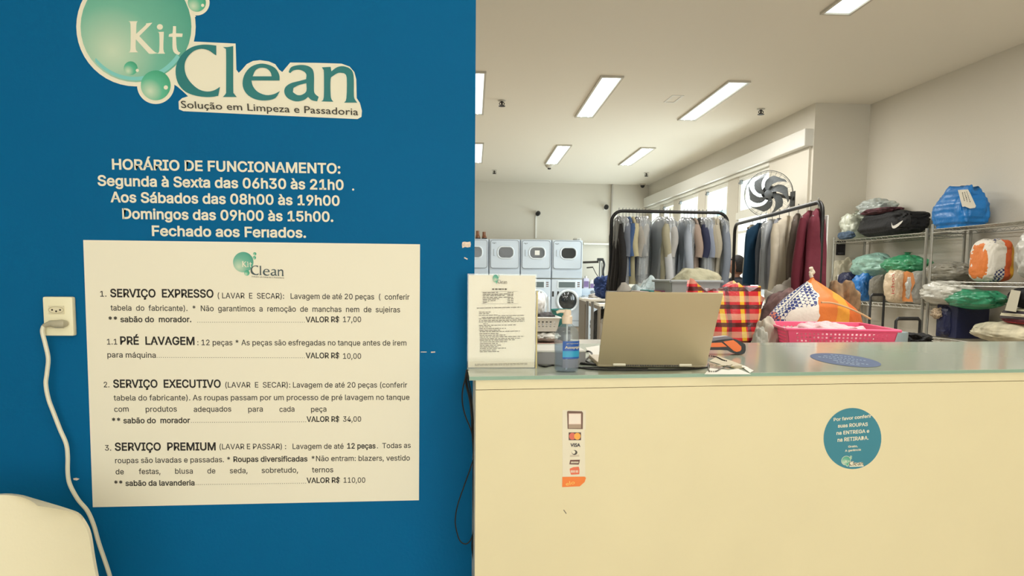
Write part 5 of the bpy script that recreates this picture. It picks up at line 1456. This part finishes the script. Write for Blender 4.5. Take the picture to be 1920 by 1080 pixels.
# upper layer of bags on the middle shelf
zU = P(1640, 519, X=4.7).z
one('plastic_bag', blob((4.70, onshelf(1634), zU - .03), .36, .62, P(1634, 477, X=4.7).z - zU + .03, 51, sq=2.1, lump=.10, folds=9, fold_a=.06, lean=(0, -.10)), plast('aqua_bag', (150, 190, 174)), 'pale aqua plastic bag lying over the blue and cyan bag', 'bag', None, True, 70)
zU2 = P(1700, 512, X=4.7).z
one('plastic_bag', blob((4.70, onshelf(1702), zU2 - .03), .38, .56, P(1702, 478, X=4.7).z - zU2 + .03, 52, sq=2.1, lump=.10, folds=11, fold_a=.08, knot=.035), plast('green_bag', (62, 150, 104)), 'green knotted plastic bag over the printed bag, corner unit', 'bag', None, True, 70)
one('plastic_bag', blob((4.580, 6.50, P(1780, 573, X=4.5).z + .0), .34, .62, P(1780, 528, X=4.5).z - P(1780, 573, X=4.5).z, 53, sq=2.3, lump=.12, folds=8, fold_a=.05), plast('frosted_bag', (200, 198, 186)), 'frosted white bag behind the post under the middle shelf', 'bag', None, True, 70)
one('shelf_box', MB().rbox(4.55, 4.86, 6.30, 6.58, ZC[2] + .008, P(1780, 573, X=4.5).z + .004, .01), m_navy, 'dark navy carton on the lowest visible shelf at right unit', 'box')
# --- right unit, top shelf: blue bag
zT_ = ZC[0]
hb = P(1800, 354, X=4.65).z - zT_
ybb = P(1799, 400, X=4.68).y
blob_b = MB()
rings = []
for j in range(33):
    f = j / 32; ring = []
    wsc = [.86, .97, 1.0, 1.0, .98, .95, .90, .84, .80][min(8, j // 4)]
    for i in range(88):
        a = 2 * pi * i / 88; g2 = lambda v: math.copysign(abs(v) ** .45, v)
        n1 = noise.noise(V(cos(a) * 2, sin(a) * 2, f * 3)) * .07 - .05 * (1 - min(1, 4 * abs(noise.noise(V(cos(a) * 3 + 5, sin(a) * 3, f * 2.5)))))
        yy = g2(sin(a)) * .235 * wsc * (1 + n1); xx = g2(cos(a)) * .155 * (wsc if f < .6 else wsc - (f - .6) * 1.2) * (1 + n1)
        zt2 = f * hb + (f ** 6) * (.022 * sin(2 * a + 1.2) + .014 * sin(5 * a) + .008 * sin(9 * a + 1))
        ring.append(V(4.69 + xx, ybb + yy, zT_ + .006 + zt2))
    rings.append(ring)
blob_b.loft(rings)
bb = one('blue_bag', blob_b, mat('royal_blue_plastic', (8, 112, 184), .38, bump=.5, bscale=10, var=.12, vscale=4, coat=.15), 'large royal blue bag with white tag on the top right shelf', 'bag', None, True, 65)
c4b = lambda x, y: (1560 + x / 5.333, 330 + y / 5.333)
YT_ = min(v.y for v in bb.data.vertices[0:0]) if False else min((bb.matrix_basis @ v.co).y for v in bb.data.vertices) - .004
tagp = [c4b(*q) for q in [(1258, 140), (1360, 134), (1385, 180), (1440, 300), (1430, 318), (1380, 326), (1330, 305), (1303, 308), (1290, 260)]]
vv, tt = fill2d(tagp)
tg = obj('paper_tag', MB().add([P(x, y, Y=YT_) for x, y in vv], tt), mat('tag_white', (222, 216, 200), .7), None); tg.parent = bb; tg.location = -Vector(bb.location)
mb = MB()
for row, (xa, ya, xb, yb_) in enumerate([(1300, 165, 1322, 255), (1322, 160, 1352, 262), (1345, 155, 1380, 268)]):
    k = 0
    while k < 6:
        f0, f1 = k / 6, (k + .72) / 6; l = rnd.uniform(8, 16)
        q = [(xa + (xb - xa) * f0, ya + (yb_ - ya) * f0), (xa + (xb - xa) * f1, ya + (yb_ - ya) * f1)]
        mb.add([P(*c4b(q[0][0], q[0][1]), Y=YT_ - .0015), P(*c4b(q[1][0], q[1][1]), Y=YT_ - .0015), P(*c4b(q[1][0] + l * .5, q[1][1] - 2), Y=YT_ - .0015), P(*c4b(q[0][0] + l * .5, q[0][1] - 2), Y=YT_ - .0015)], [(0, 1, 2, 3)]); k += 1
o = obj('handwriting', mb, m_txt, None); o.parent = tg
# --- right unit, middle shelf
zM = ZC[1]
one('plastic_bag', blob((4.72, onshelf(1778), zM + .006), .34, .50, P(1778, 492, X=4.7).z - zM, 61, lump=.10, folds=6), plast('smoke_bag', (146, 142, 128)), 'smoky grey plastic bag at the left of the right middle shelf', 'bag', None, True, 70)

def patterned(name, base_, spots, a, b, scale, thr=.5):
    if name in MATS: return MATS[name]
    m = mat(name, base_, .6, bump=.3, bscale=14); nt = m.node_tree; bs = nt.nodes['Principled BSDF']
    tc = nt.nodes.new('ShaderNodeTexCoord'); sp = nt.nodes.new('ShaderNodeSeparateXYZ'); nt.links.new(tc.outputs['Generated'], sp.inputs[0])
    # blocks of colour across the bag's length, with small dark blue squares on the white block
    r = nt.nodes.new('ShaderNodeValToRGB'); r.color_ramp.interpolation = 'CONSTANT'; e = r.color_ramp.elements
    e[0].position = 0; e[0].color = rgb(a[0][1]); e[1].position = a[1][0]; e[1].color = rgb(a[1][1])
    for ps, c in a[2:]: q = e.new(ps); q.color = rgb(c)
    nz = nt.nodes.new('ShaderNodeTexNoise'); nz.inputs['Scale'].default_value = 6
    ad = nt.nodes.new('ShaderNodeMath'); ad.operation = 'MULTIPLY_ADD'; ad.inputs[1].default_value = .14
    nt.links.new(tc.outputs['Generated'], nz.inputs['Vector']); nt.links.new(nz.outputs['Fac'], ad.inputs[0]); nt.links.new(sp.outputs[b], ad.inputs[2])
    nt.links.new(ad.outputs[0], r.inputs[0])
    ck = nt.nodes.new('ShaderNodeTexChecker'); ck.inputs['Scale'].default_value = scale
    nt.links.new(tc.outputs['Object'], ck.inputs['Vector'])
    v = nt.nodes.new('ShaderNodeTexNoise'); v.inputs['Scale'].default_value = 5; v.inputs['Detail'].default_value = 0
    nt.links.new(tc.outputs['Object'], v.inputs['Vector'])
    g = nt.nodes.new('ShaderNodeMath'); g.operation = 'GREATER_THAN'; g.inputs[1].default_value = thr; nt.links.new(v.outputs['Fac'], g.inputs[0])
    mu = nt.nodes.new('ShaderNodeMath'); mu.operation = 'MULTIPLY'; nt.links.new(ck.outputs['Fac'], mu.inputs[0]); nt.links.new(g.outputs[0], mu.inputs[1])
    iw = nt.nodes.new('ShaderNodeValToRGB'); iw.color_ramp.interpolation = 'CONSTANT'; e = iw.color_ramp.elements
    e[0].position = 0; e[0].color = (0, 0, 0, 1); e[1].position = spots[0]; e[1].color = (1, 1, 1, 1); q = e.new(spots[1]); q.color = (0, 0, 0, 1)
    nt.links.new(ad.outputs[0], iw.inputs[0])
    m2 = nt.nodes.new('ShaderNodeMath'); m2.operation = 'MULTIPLY'; nt.links.new(mu.outputs[0], m2.inputs[0]); nt.links.new(iw.outputs[0], m2.inputs[1])
    mx = nt.nodes.new('ShaderNodeMix'); mx.data_type = 'RGBA'; mx.inputs[7].default_value = rgb(spots[2])
    nt.links.new(m2.outputs[0], mx.inputs[0]); nt.links.new(r.outputs[0], mx.inputs[6]); nt.links.new(mx.outputs[2], bs.inputs['Base Color'])
    return m
m_tote = patterned('tote_orange_shelf', (220, 214, 200), (.32, .66, (44, 52, 104)), [(0, (214, 120, 50)), (.14, (222, 216, 202)), (.66, (210, 96, 46)), (.86, (220, 160, 50))], 0, 55, .44)
o, y, ly, h = sbag('patterned_tote', 'upright orange and white tote with navy squares on right shelf', 1858, 88, 0, 450, zM, m_tote, 62, depth=.28, x=4.66, sq=4.2, lump=.04, top=.9)
one('plastic_bag', blob((4.650, 5.47, zM + .006), .32, .42, P(1905, 436, X=4.65).z - zM, 63, lump=.12, folds=9, fold_a=.07), plast('white_bag', (190, 188, 178)), 'white plastic bag beside the orange tote at the photo edge', 'bag', None, True, 70)
# --- right unit, lower shelf
zL = ZC[2]
o, y, ly, h = sbag('plastic_bag', 'navy box-shaped bag under the green bag on lower right shelf', 1800, 62, 0, 575, zL, mat('navy_plastic', (24, 30, 66), .45), 64, depth=.30, x=4.66, sq=4.5, lump=.03)
zg = P(1822, 580, X=4.6).z
one('plastic_bag', blob((4.600, 6.16, zg), .34, .62, P(1822, 542, X=4.6).z - zg, 65, sq=2.1, lump=.10, folds=12, fold_a=.08), plast('emerald_bag', (48, 142, 102)), 'emerald green plastic bag below the orange tote', 'bag', None, True, 70)
one('floral_pillow', blob((4.620, 5.62, zL + .006), .38, 1.04, P(1850, 600, X=4.6).z - zL, 66, sq=2.2, lump=.06, folds=0), mat('floral_cream', (196, 188, 160), .8, bump=.3, bscale=10, var=.3, vscale=9), 'cream floral pillow on the lower right shelf', 'pillow', None, True, 70)
zp = P(1890, 606, X=4.6).z
def stripes(name, cols_, scale):
    m = mat(name, cols_[0], .85); nt = m.node_tree; bs = nt.nodes['Principled BSDF']; tc = nt.nodes.new('ShaderNodeTexCoord'); sp = nt.nodes.new('ShaderNodeSeparateXYZ')
    nt.links.new(tc.outputs['Generated'], sp.inputs[0]); r = nt.nodes.new('ShaderNodeValToRGB'); r.color_ramp.interpolation = 'CONSTANT'; e = r.color_ramp.elements
    e[0].position = 0; e[0].color = rgb(cols_[0]); e[1].position = 1 / len(cols_); e[1].color = rgb(cols_[1])
    for k in range(2, len(cols_)): q = e.new(k / len(cols_)); q.color = rgb(cols_[k])
    nt.links.new(sp.outputs[2], r.inputs[0]); nt.links.new(r.outputs[0], bs.inputs['Base Color']); return m
one('folded_blanket', blob((4.640, 5.45, zp), .34, .62, .13, 67, sq=3.6, lump=.04), stripes('blanket_layers', [(150, 40, 48), (96, 30, 40), (60, 50, 50), (196, 188, 160), (54, 46, 50), (190, 184, 150)], 1), 'folded striped red and cream blanket on top of the pillow', 'blanket', None, True, 60)
bk = one('black_bag', blob((4.660, 5.44, zp + .125), .34, .58, P(1890, 537, X=4.6).z - zp - .125, 68, sq=3.2, lump=.08), mat('black_cloth', (20, 24, 24), .6, bump=.4), 'black bag with a cream tag at the right edge of photo', 'bag', None, True, 70)
vv, tt = fill2d([(1896, 543), (1914, 546), (1905, 585), (1884, 582)])
o = obj('paper_tag', MB().add([P(x, y, X=4.465) for x, y in vv], tt), mat('tag_cream', (196, 190, 168), .7), None); o.parent = bk; o.location = -Vector(bk.location)
one('folded_cloth', blob((4.520, 6.512, P(1780, 590, X=4.5).z - .05), .1, .12, .10, 69, lump=.2), mat('beige_print_cloth', (176, 156, 130), .85, var=.4, vscale=18), 'small beige printed cloth beside the navy bag on lower shelf', 'cloth', None, True)

# ================================================================ SUITCASES WITH RAISED HANDLES
def suitcase(lab, pxl, pxr, pytop, Y, m):
    a, b = P(pxl, pytop, Y=Y), P(pxr, pytop, Y=Y); x0, x1 = a.x, b.x; zt = a.z; xc = (x0 + x1) / 2
    w = max(.34, (x1 - x0) * 1.7); hb = zt - .36
    t = thing('suitcase', lab, 'suitcase', (xc, Y + .12, 0), 'suitcases behind the counter')
    obj('shell', MB().rbox(xc - w / 2, xc + w / 2, Y, Y + .24, .05, hb, .04, None, 3), m, t, True)
    r = .011
    obj('trolley_handle', MB().tube([(x0 + .012, Y + .19, hb - .02), (x0 + .012, Y + .19, zt - .03), (x0 + .03, Y + .19, zt - .012), (x1 - .03, Y + .19, zt - .012), (x1 - .012, Y + .19, zt - .03), (x1 - .012, Y + .19, hb - .02)], [r, r, .014, .014, r, r], 8), m_black, t, True)
    obj('carry_handle', MB().tube([(xc - .06, Y + .12, hb - .005), (xc - .05, Y + .12, hb + .03), (xc + .05, Y + .12, hb + .03), (xc + .06, Y + .12, hb - .005)], .009, 8), m_black, t, True)
    for sx in (-1, 1): obj('wheel', MB().tube([(xc + sx * w * .4 - .012, Y + .2, .03), (xc + sx * w * .4 + .012, Y + .2, .03)], .03, 14), m_black, t, True)
suitcase('dark suitcase with tall narrow raised handle near the pink basket', 1653, 1684, 551, 6.3, mat('suitcase_dark', (34, 34, 38), .5))
suitcase('black suitcase with wide raised handle in front of the shelf post', 1706.5, 1759, 597, 5.2, mat('suitcase_black', (22, 22, 22), .5))

# ================================================================ FOLDING TABLE BEHIND THE COUNTER AND ITS LOAD
ZT2 = .84
table('folding_table', 'long white table behind the counter carrying laundry bags and basket', .95, 2.56, 3.45, 5.66, ZT2)
# pink basket
q0, q1 = P(1484, 617, Y=3.56), P(1674, 618, Y=3.56)
wp_ = q1.x - q0.x; zr = (q0.z + q1.z) / 2; dp_ = .60; aR = math.radians(-13)
mid0 = (q0 + q1) / 2; cB = V(mid0.x, mid0.y, ZT2) + Matrix.Rotation(aR, 3, 'Z') @ V(0, dp_ / 2, 0)
m_pink = mat('pink_plastic', (240, 92, 136), .4)
basket('pink_basket', 'bright pink perforated plastic basket behind the counter', cB, wp_, dp_, zr - ZT2, m_pink, .014, .84, ncol=22, nrow=11, z0f=.08, z1f=.94, rot=aR)
one('pink_towel', blob((cB.x, cB.y, ZT2 + .01), wp_ * .78, dp_ * .78, (zr - ZT2) * .98, 71, sq=3.2, lump=.10, freq=4), mat('pale_pink_cloth', (226, 186, 190), .9, bump=.4, bscale=30), 'pale pink crumpled towel inside the pink basket', 'towel', None, True, 80)
# grey tub right of the pink basket
q0, q1 = P(1672, 622, Y=4.3), P(1699, 622, Y=4.3)
one('grey_tub', MB().lathe([(.05, 0), (.062, .01), (.072, .30), (.07, .31), (.06, .305)], ((q0.x + q1.x) / 2 - .03, 4.3, q0.z - .31), 24, 1.1, 1), mat('blue_grey_plastic', (142, 158, 164), .4), 'blue-grey plastic tub just right of the pink basket', 'tub', None, True)
one('tub_stand', MB().rbox((q0.x + q1.x) / 2 - .13, (q0.x + q1.x) / 2 + .07, 4.2, 4.4, 0, q0.z - .31, .01), m_brownp, 'brown stand below the blue-grey tub', 'stand')
q = P(1722, 632, Y=4.9)
one('black_pouch', blob((q.x, 4.9, q.z - .05), .16, .16, .075, 73, lump=.2), m_blk, 'small black pouch lying beside the wide suitcase handle', 'pouch', None, True)
one('pouch_stool', MB().rbox(q.x - .10, q.x + .10, 4.8, 5.0, 0, q.z - .05, .01), mat('stool_dark', (70, 70, 66), .6), 'low dark stool below the black pouch', 'stool')

# plaid bag: checked woven bag with pointed open top
def plaid_mat():
    m = mat('plaid_weave', (190, 50, 50), .45, bump=.35, bscale=16); nt = m.node_tree; bs = nt.nodes['Principled BSDF']
    tc = nt.nodes.new('ShaderNodeTexCoord'); sp = nt.nodes.new('ShaderNodeSeparateXYZ'); nt.links.new(tc.outputs['Object'], sp.inputs[0])
    def ramp(sock, period, stops, off=0):
        a = nt.nodes.new('ShaderNodeMath'); a.operation = 'MULTIPLY_ADD'; a.inputs[1].default_value = 1 / period; a.inputs[2].default_value = off; nt.links.new(sock, a.inputs[0])
        f = nt.nodes.new('ShaderNodeMath'); f.operation = 'FRACT'; nt.links.new(a.outputs[0], f.inputs[0])
        r = nt.nodes.new('ShaderNodeValToRGB'); r.color_ramp.interpolation = 'CONSTANT'; e = r.color_ramp.elements
        e[0].position = stops[0][0]; e[0].color = rgb(stops[0][1]); e[1].position = stops[1][0]; e[1].color = rgb(stops[1][1])
        for p_, c in stops[2:]: q = e.new(p_); q.color = rgb(c)
        nt.links.new(f.outputs[0], r.inputs[0]); return r.outputs[0]
    v_ = ramp(sp.outputs[0], .115, [(0, (196, 24, 40)), (.50, (222, 190, 36)), (.74, (196, 34, 40)), (.82, (120, 24, 50))])
    h_ = ramp(sp.outputs[2], .098, [(0, (255, 225, 215)), (.26, (110, 60, 70)), (.50, (255, 225, 215)), (.66, (255, 250, 240))], .1)
    w_ = ramp(sp.outputs[2], .098, [(0, (0, 0, 0)), (.66, (165, 165, 165))], .1)
    mu = nt.nodes.new('ShaderNodeMix'); mu.data_type = 'RGBA'; mu.blend_type = 'MULTIPLY'; mu.inputs[0].default_value = 1
    nt.links.new(v_, mu.inputs[6]); nt.links.new(h_, mu.inputs[7])
    mx = nt.nodes.new('ShaderNodeMix'); mx.data_type = 'RGBA'; mx.inputs[7].default_value = rgb((226, 204, 170))
    nt.links.new(w_, mx.inputs[0]); nt.links.new(mu.outputs[2], mx.inputs[6]); nt.links.new(mx.outputs[2], bs.inputs['Base Color']); return m
m_plaid = plaid_mat()
yp = 4.0
def pq(x, y): return P(x, y, Y=yp)
def sack_outline(name, lab, base_pts, top_pts, depth, m, yfront, cat='bag', seed=0, bulge=.5):
    """upright sack: a front silhouette between a bottom edge and a peaked top edge, ballooning in depth"""
    K = 30; rows_ = 16; rings = []
    def at(line, f):
        n = len(line) - 1; k = min(int(f * n), n - 1); return Vector(line[k]).lerp(Vector(line[k + 1]), f * n - k)
    for j in range(rows_ + 1):
        g = j / rows_; ring_f = []; ring_b = []
        for i in range(K + 1):
            f = i / K; p_ = at(base_pts, f).lerp(at(top_pts, f), g)
            b = depth * (sin(pi * min(1, max(0, f)) ) ** .45) * (1 - bulge * g ** 1.5) * .5
            n1 = noise.noise(V(f * 5 + seed, g * 5, seed)) * .018
            ring_f.append(V(p_.x, yfront + depth * .5 - b + n1, p_.z)); ring_b.append(V(p_.x, yfront + depth * .5 + b + n1, p_.z - .012 * g * sin(f * 19)))
        rings.append(ring_f + ring_b[::-1][1:-1])
    return one(name, MB().loft(rings), m, lab, cat, None, True, 60)
bp = [pq(1326, 640), pq(1350, 641), pq(1380, 641), pq(1405, 641), pq(1412, 640)]
for q in bp: q.z = ZT2
tp = [pq(1297, 560), pq(1303, 517), pq(1332, 548), pq(1345, 541), pq(1360, 545), pq(1392, 528), pq(1413, 548), pq(1437, 535), pq(1438, 555), pq(1449, 560)]
pl_b = sack_outline('plaid_bag', 'red and yellow plaid woven bag with pointed open corners', [pq(1318, 640) + V(0, 0, 0)] + bp, tp, .30, m_plaid, yp - .05, seed=4, bulge=.75)
# orange and white tote with tied neck
yo = 4.35
m_tote2 = patterned('tote_orange_front', (220, 214, 200), (.05, .46, (40, 54, 116)), [(0, (206, 120, 100)), (.14, (222, 218, 206)), (.47, (214, 118, 46)), (.66, (220, 150, 50)), (.80, (204, 100, 40))], 0, 52, .50)
def po(x, y): return P(x, y, Y=yo)
bo = [po(1462, 612), po(1500, 612), po(1540, 612), po(1590, 612), po(1636, 612)]
for q in bo: q.z = ZT2 + .0
# profile widths by height
rings = []
prof = [(612, 1458, 1640), (600, 1462, 1637), (588, 1470, 1634), (578, 1480, 1622), (566, 1492, 1606), (554, 1504, 1592), (542, 1518, 1574), (532, 1530, 1560), (525, 1539, 1549), (520, 1541, 1546)]
zl = ZT2
NN = 60
for j, (py, xl, xr) in enumerate(prof):
    a, b = po(xl, py), po(xr, py); c = (a + b) / 2; hw = (b.x - a.x) / 2; ring = []
    for i in range(NN):
        th = 2 * pi * i / NN; fk_ = 1 + .045 * sin(9 * th + j * .15) * min(1, j / 4) + .05 * noise.noise(V(cos(th) * 2, sin(th) * 2, j * .3))
        ring.append(V(c.x + hw * cos(th) * fk_, yo + .14 + min(.17, hw * .8) * sin(th) * fk_, a.z))
    rings.append(ring)
r00 = [V(v.x, v.y, ZT2 + .002) for v in rings[0]]
tt_ = one('patterned_tote', MB().loft([r00] + rings), m_tote2, 'orange and white tote with navy squares, neck tied, behind pink basket', 'bag', None, True, 70)
kn = MB(); c = po(1543, 520); c.y = yo + .14
kn.tube(spline([c, c + V(-.006, 0, .02), c + V(.008, 0, .03), c + V(.0, .004, .045), c + V(-.008, 0, .06)], 5), [.012] * 21, 8)
kn.tube(spline([c + V(0, 0, .02), c + V(.016, 0, .03), c + V(.004, .01, .042), c + V(-.014, 0, .03), c + V(0, -.006, .02)], 5), .006, 8)
o = obj('knotted_neck', kn, mat('knot_cream', (206, 196, 176), .7), None, True); o.parent = tt_; o.location = -Vector(tt_.location)
bd = MB().tube(spline([P(1538 + x, y, Y=yo - .045) for x, y in ((2, 567), (22, 568), (46, 575), (72, 586), (94, 598))], 6), .006, 6)
o = obj('handle_band', bd, mat('band_tan', (196, 160, 120), .7), None, True); o.parent = tt_; o.location = -Vector(tt_.location)
# yellow brown patterned cloth resting behind the tote
q = P(1600, 560, Y=4.9)
one('patterned_scarf', blob((P(1594, 560, Y=4.66).x - .03, 4.68, ZT2), .20, .24, P(1594, 528, Y=4.66).z - ZT2, 81, lump=.14, lean=(-.02, 0)), mat('scarf_brown', (122, 98, 72), .85, var=.6, vscale=14), 'brown and yellow patterned bundle right behind the orange tote', 'bundle', None, True, 70)
# bundles between plaid bag and tote
cloth_heap('clothes_heap', 'heap of dark red and black clothes between plaid bag and tote', (P(1478, 570, Y=5.0).x, 5.0, ZT2), .34, .4, P(1478, 545, Y=5).z - ZT2, mat('dark_mixed_cloth', (96, 72, 70), .9, var=.8, vscale=12), 83)
cloth_heap('white_sheet', 'white sheet draped below the maroon coat on the table', (P(1490, 545, Y=5.25).x, 5.3, ZT2), .34, .4, P(1480, 528, Y=5.3).z - ZT2, mat('grey_sheet', (176, 170, 160), .9, var=.15), 84)
one('white_pouch', blob((P(1440, 610, Y=3.9).x, 3.92, ZT2), .12, .14, P(1440, 600, Y=3.9).z - ZT2, 85, lump=.12), mat('off_white_cloth', (186, 178, 164), .85), 'off-white pouch squeezed between plaid bag and tote', 'pouch', None, True, 70)
one('grey_pouch', blob((P(1427, 627, Y=3.6).x, 3.61, ZT2), .075, .10, P(1427, 616, Y=3.6).z - ZT2, 86, lump=.08), mat('grey_white_cloth', (170, 168, 160), .85), 'small grey-white bundle left of the pink basket', 'bundle', None, True, 70)
# grey basket with folded beige blanket
yg = 4.75; a, b = P(1259, 526, Y=yg), P(1352, 526, Y=yg)
basket('grey_basket', 'grey laundry basket with square holes behind the laptop', ((a.x + b.x) / 2, yg + .2, ZT2), b.x - a.x, .40, a.z - ZT2, mat('grey_plastic', (150, 156, 158), .45), .018, .84, ncol=9, nrow=6, z0f=.30, z1f=.86)
one('dark_basket_fill', blob(((a.x + b.x) / 2, yg + .2, ZT2 + .01), (b.x - a.x) * .72, .28, (a.z - ZT2) * .84, 75, sq=3, lump=.06), m_blk, 'added dark lump that makes the grey basket holes look shaded', 'clothes', None, True)  # dark lump added inside so the basket holes look shaded
bp = [P(x, 527, Y=yg + .1) for x in (1264, 1290, 1320, 1352)]
tp = [P(1266, 524, Y=yg + .1), P(1288, 508, Y=yg + .1), P(1298, 503, Y=yg + .1), P(1312, 504, Y=yg + .1), P(1334, 505, Y=yg + .1), P(1352, 512, Y=yg + .1), P(1364, 522, Y=yg + .1)]
for q in bp: q.z -= .10
sack_outline('beige_blanket', 'folded beige-green blanket heaped in the grey basket', bp, tp, .30, mat('beige_green_cloth', (176, 172, 146), .9, bump=.3, bscale=30, var=.12, vscale=12), yg + .05, 'blanket', 7, .7)
# small things in a row just above the laptop's lid
yq = 4.9
def fold(px0, px1, py, c, lab, Y=yq, h=None, name='folded_shirt', cat='clothes', d=.28):
    a, b = P(px0, py, Y=Y), P(px1, py, Y=Y); h = a.z - ZT2
    return one(name, MB().rbox(a.x, b.x, Y, Y + d, ZT2, a.z, min(.012, h * .2)), mat('fold_%02x%02x%02x' % c, c, .85, bump=.3, bscale=20), lab, cat, None, True)
fold(1163, 1198, 550, (196, 196, 60), 'yellow-green folded cloth just above the laptop lid')
fold(1151, 1162, 549, (170, 164, 150), 'beige folded cloth left of the yellow-green one')
fold(1201, 1218, 546, (176, 160, 156), 'pinkish grey folded cloth right of the yellow-green one')
t_ = fold(1219, 1228, 544, (62, 128, 128), 'small teal box above the laptop lid', name='small_box', cat='box')
fold(1229, 1241, 546, (190, 150, 78), 'ochre folded cloth right of the small teal box')
fold(1243, 1254, 545, (160, 84, 124), 'magenta folded cloth left of the grey basket')
one('black_tray', MB().rbox(P(1146, 547, Y=5.3).x, P(1202, 547, Y=5.3).x, 5.28, 5.5, P(1146, 549.5, Y=5.3).z, P(1146, 546.5, Y=5.3).z, .005).box(P(1150, 547, Y=5.3).x, P(1152, 547, Y=5.3).x, 5.3, 5.48, ZT2, P(1146, 549.5, Y=5.3).z).box(P(1197, 547, Y=5.3).x, P(1199, 547, Y=5.3).x, 5.3, 5.48, ZT2, P(1146, 549.5, Y=5.3).z), m_black, 'thin black raised tray above the laptop lid at left', 'tray')
cloth_heap('plastic_wrap', 'crumpled clear plastic wrap pile under the hanging white garment', (P(1222, 545, Y=5.5).x, 5.5, ZT2), .42, .3, P(1220, 528, Y=5.5).z - ZT2, mat('pale_blue_plastic', (196, 214, 218), .3, bump=.6, bscale=20, var=.12), 91, 'plastic wrap', .15, 0)
cloth_heap('clothes_heap', 'grey and white heap under the left bunch of garments', (P(1180, 545, Y=5.6).x, 5.55, ZT2), .34, .2, P(1180, 538, Y=5.6).z - ZT2, mat('grey_sheet', (176, 170, 160), .9), 92)
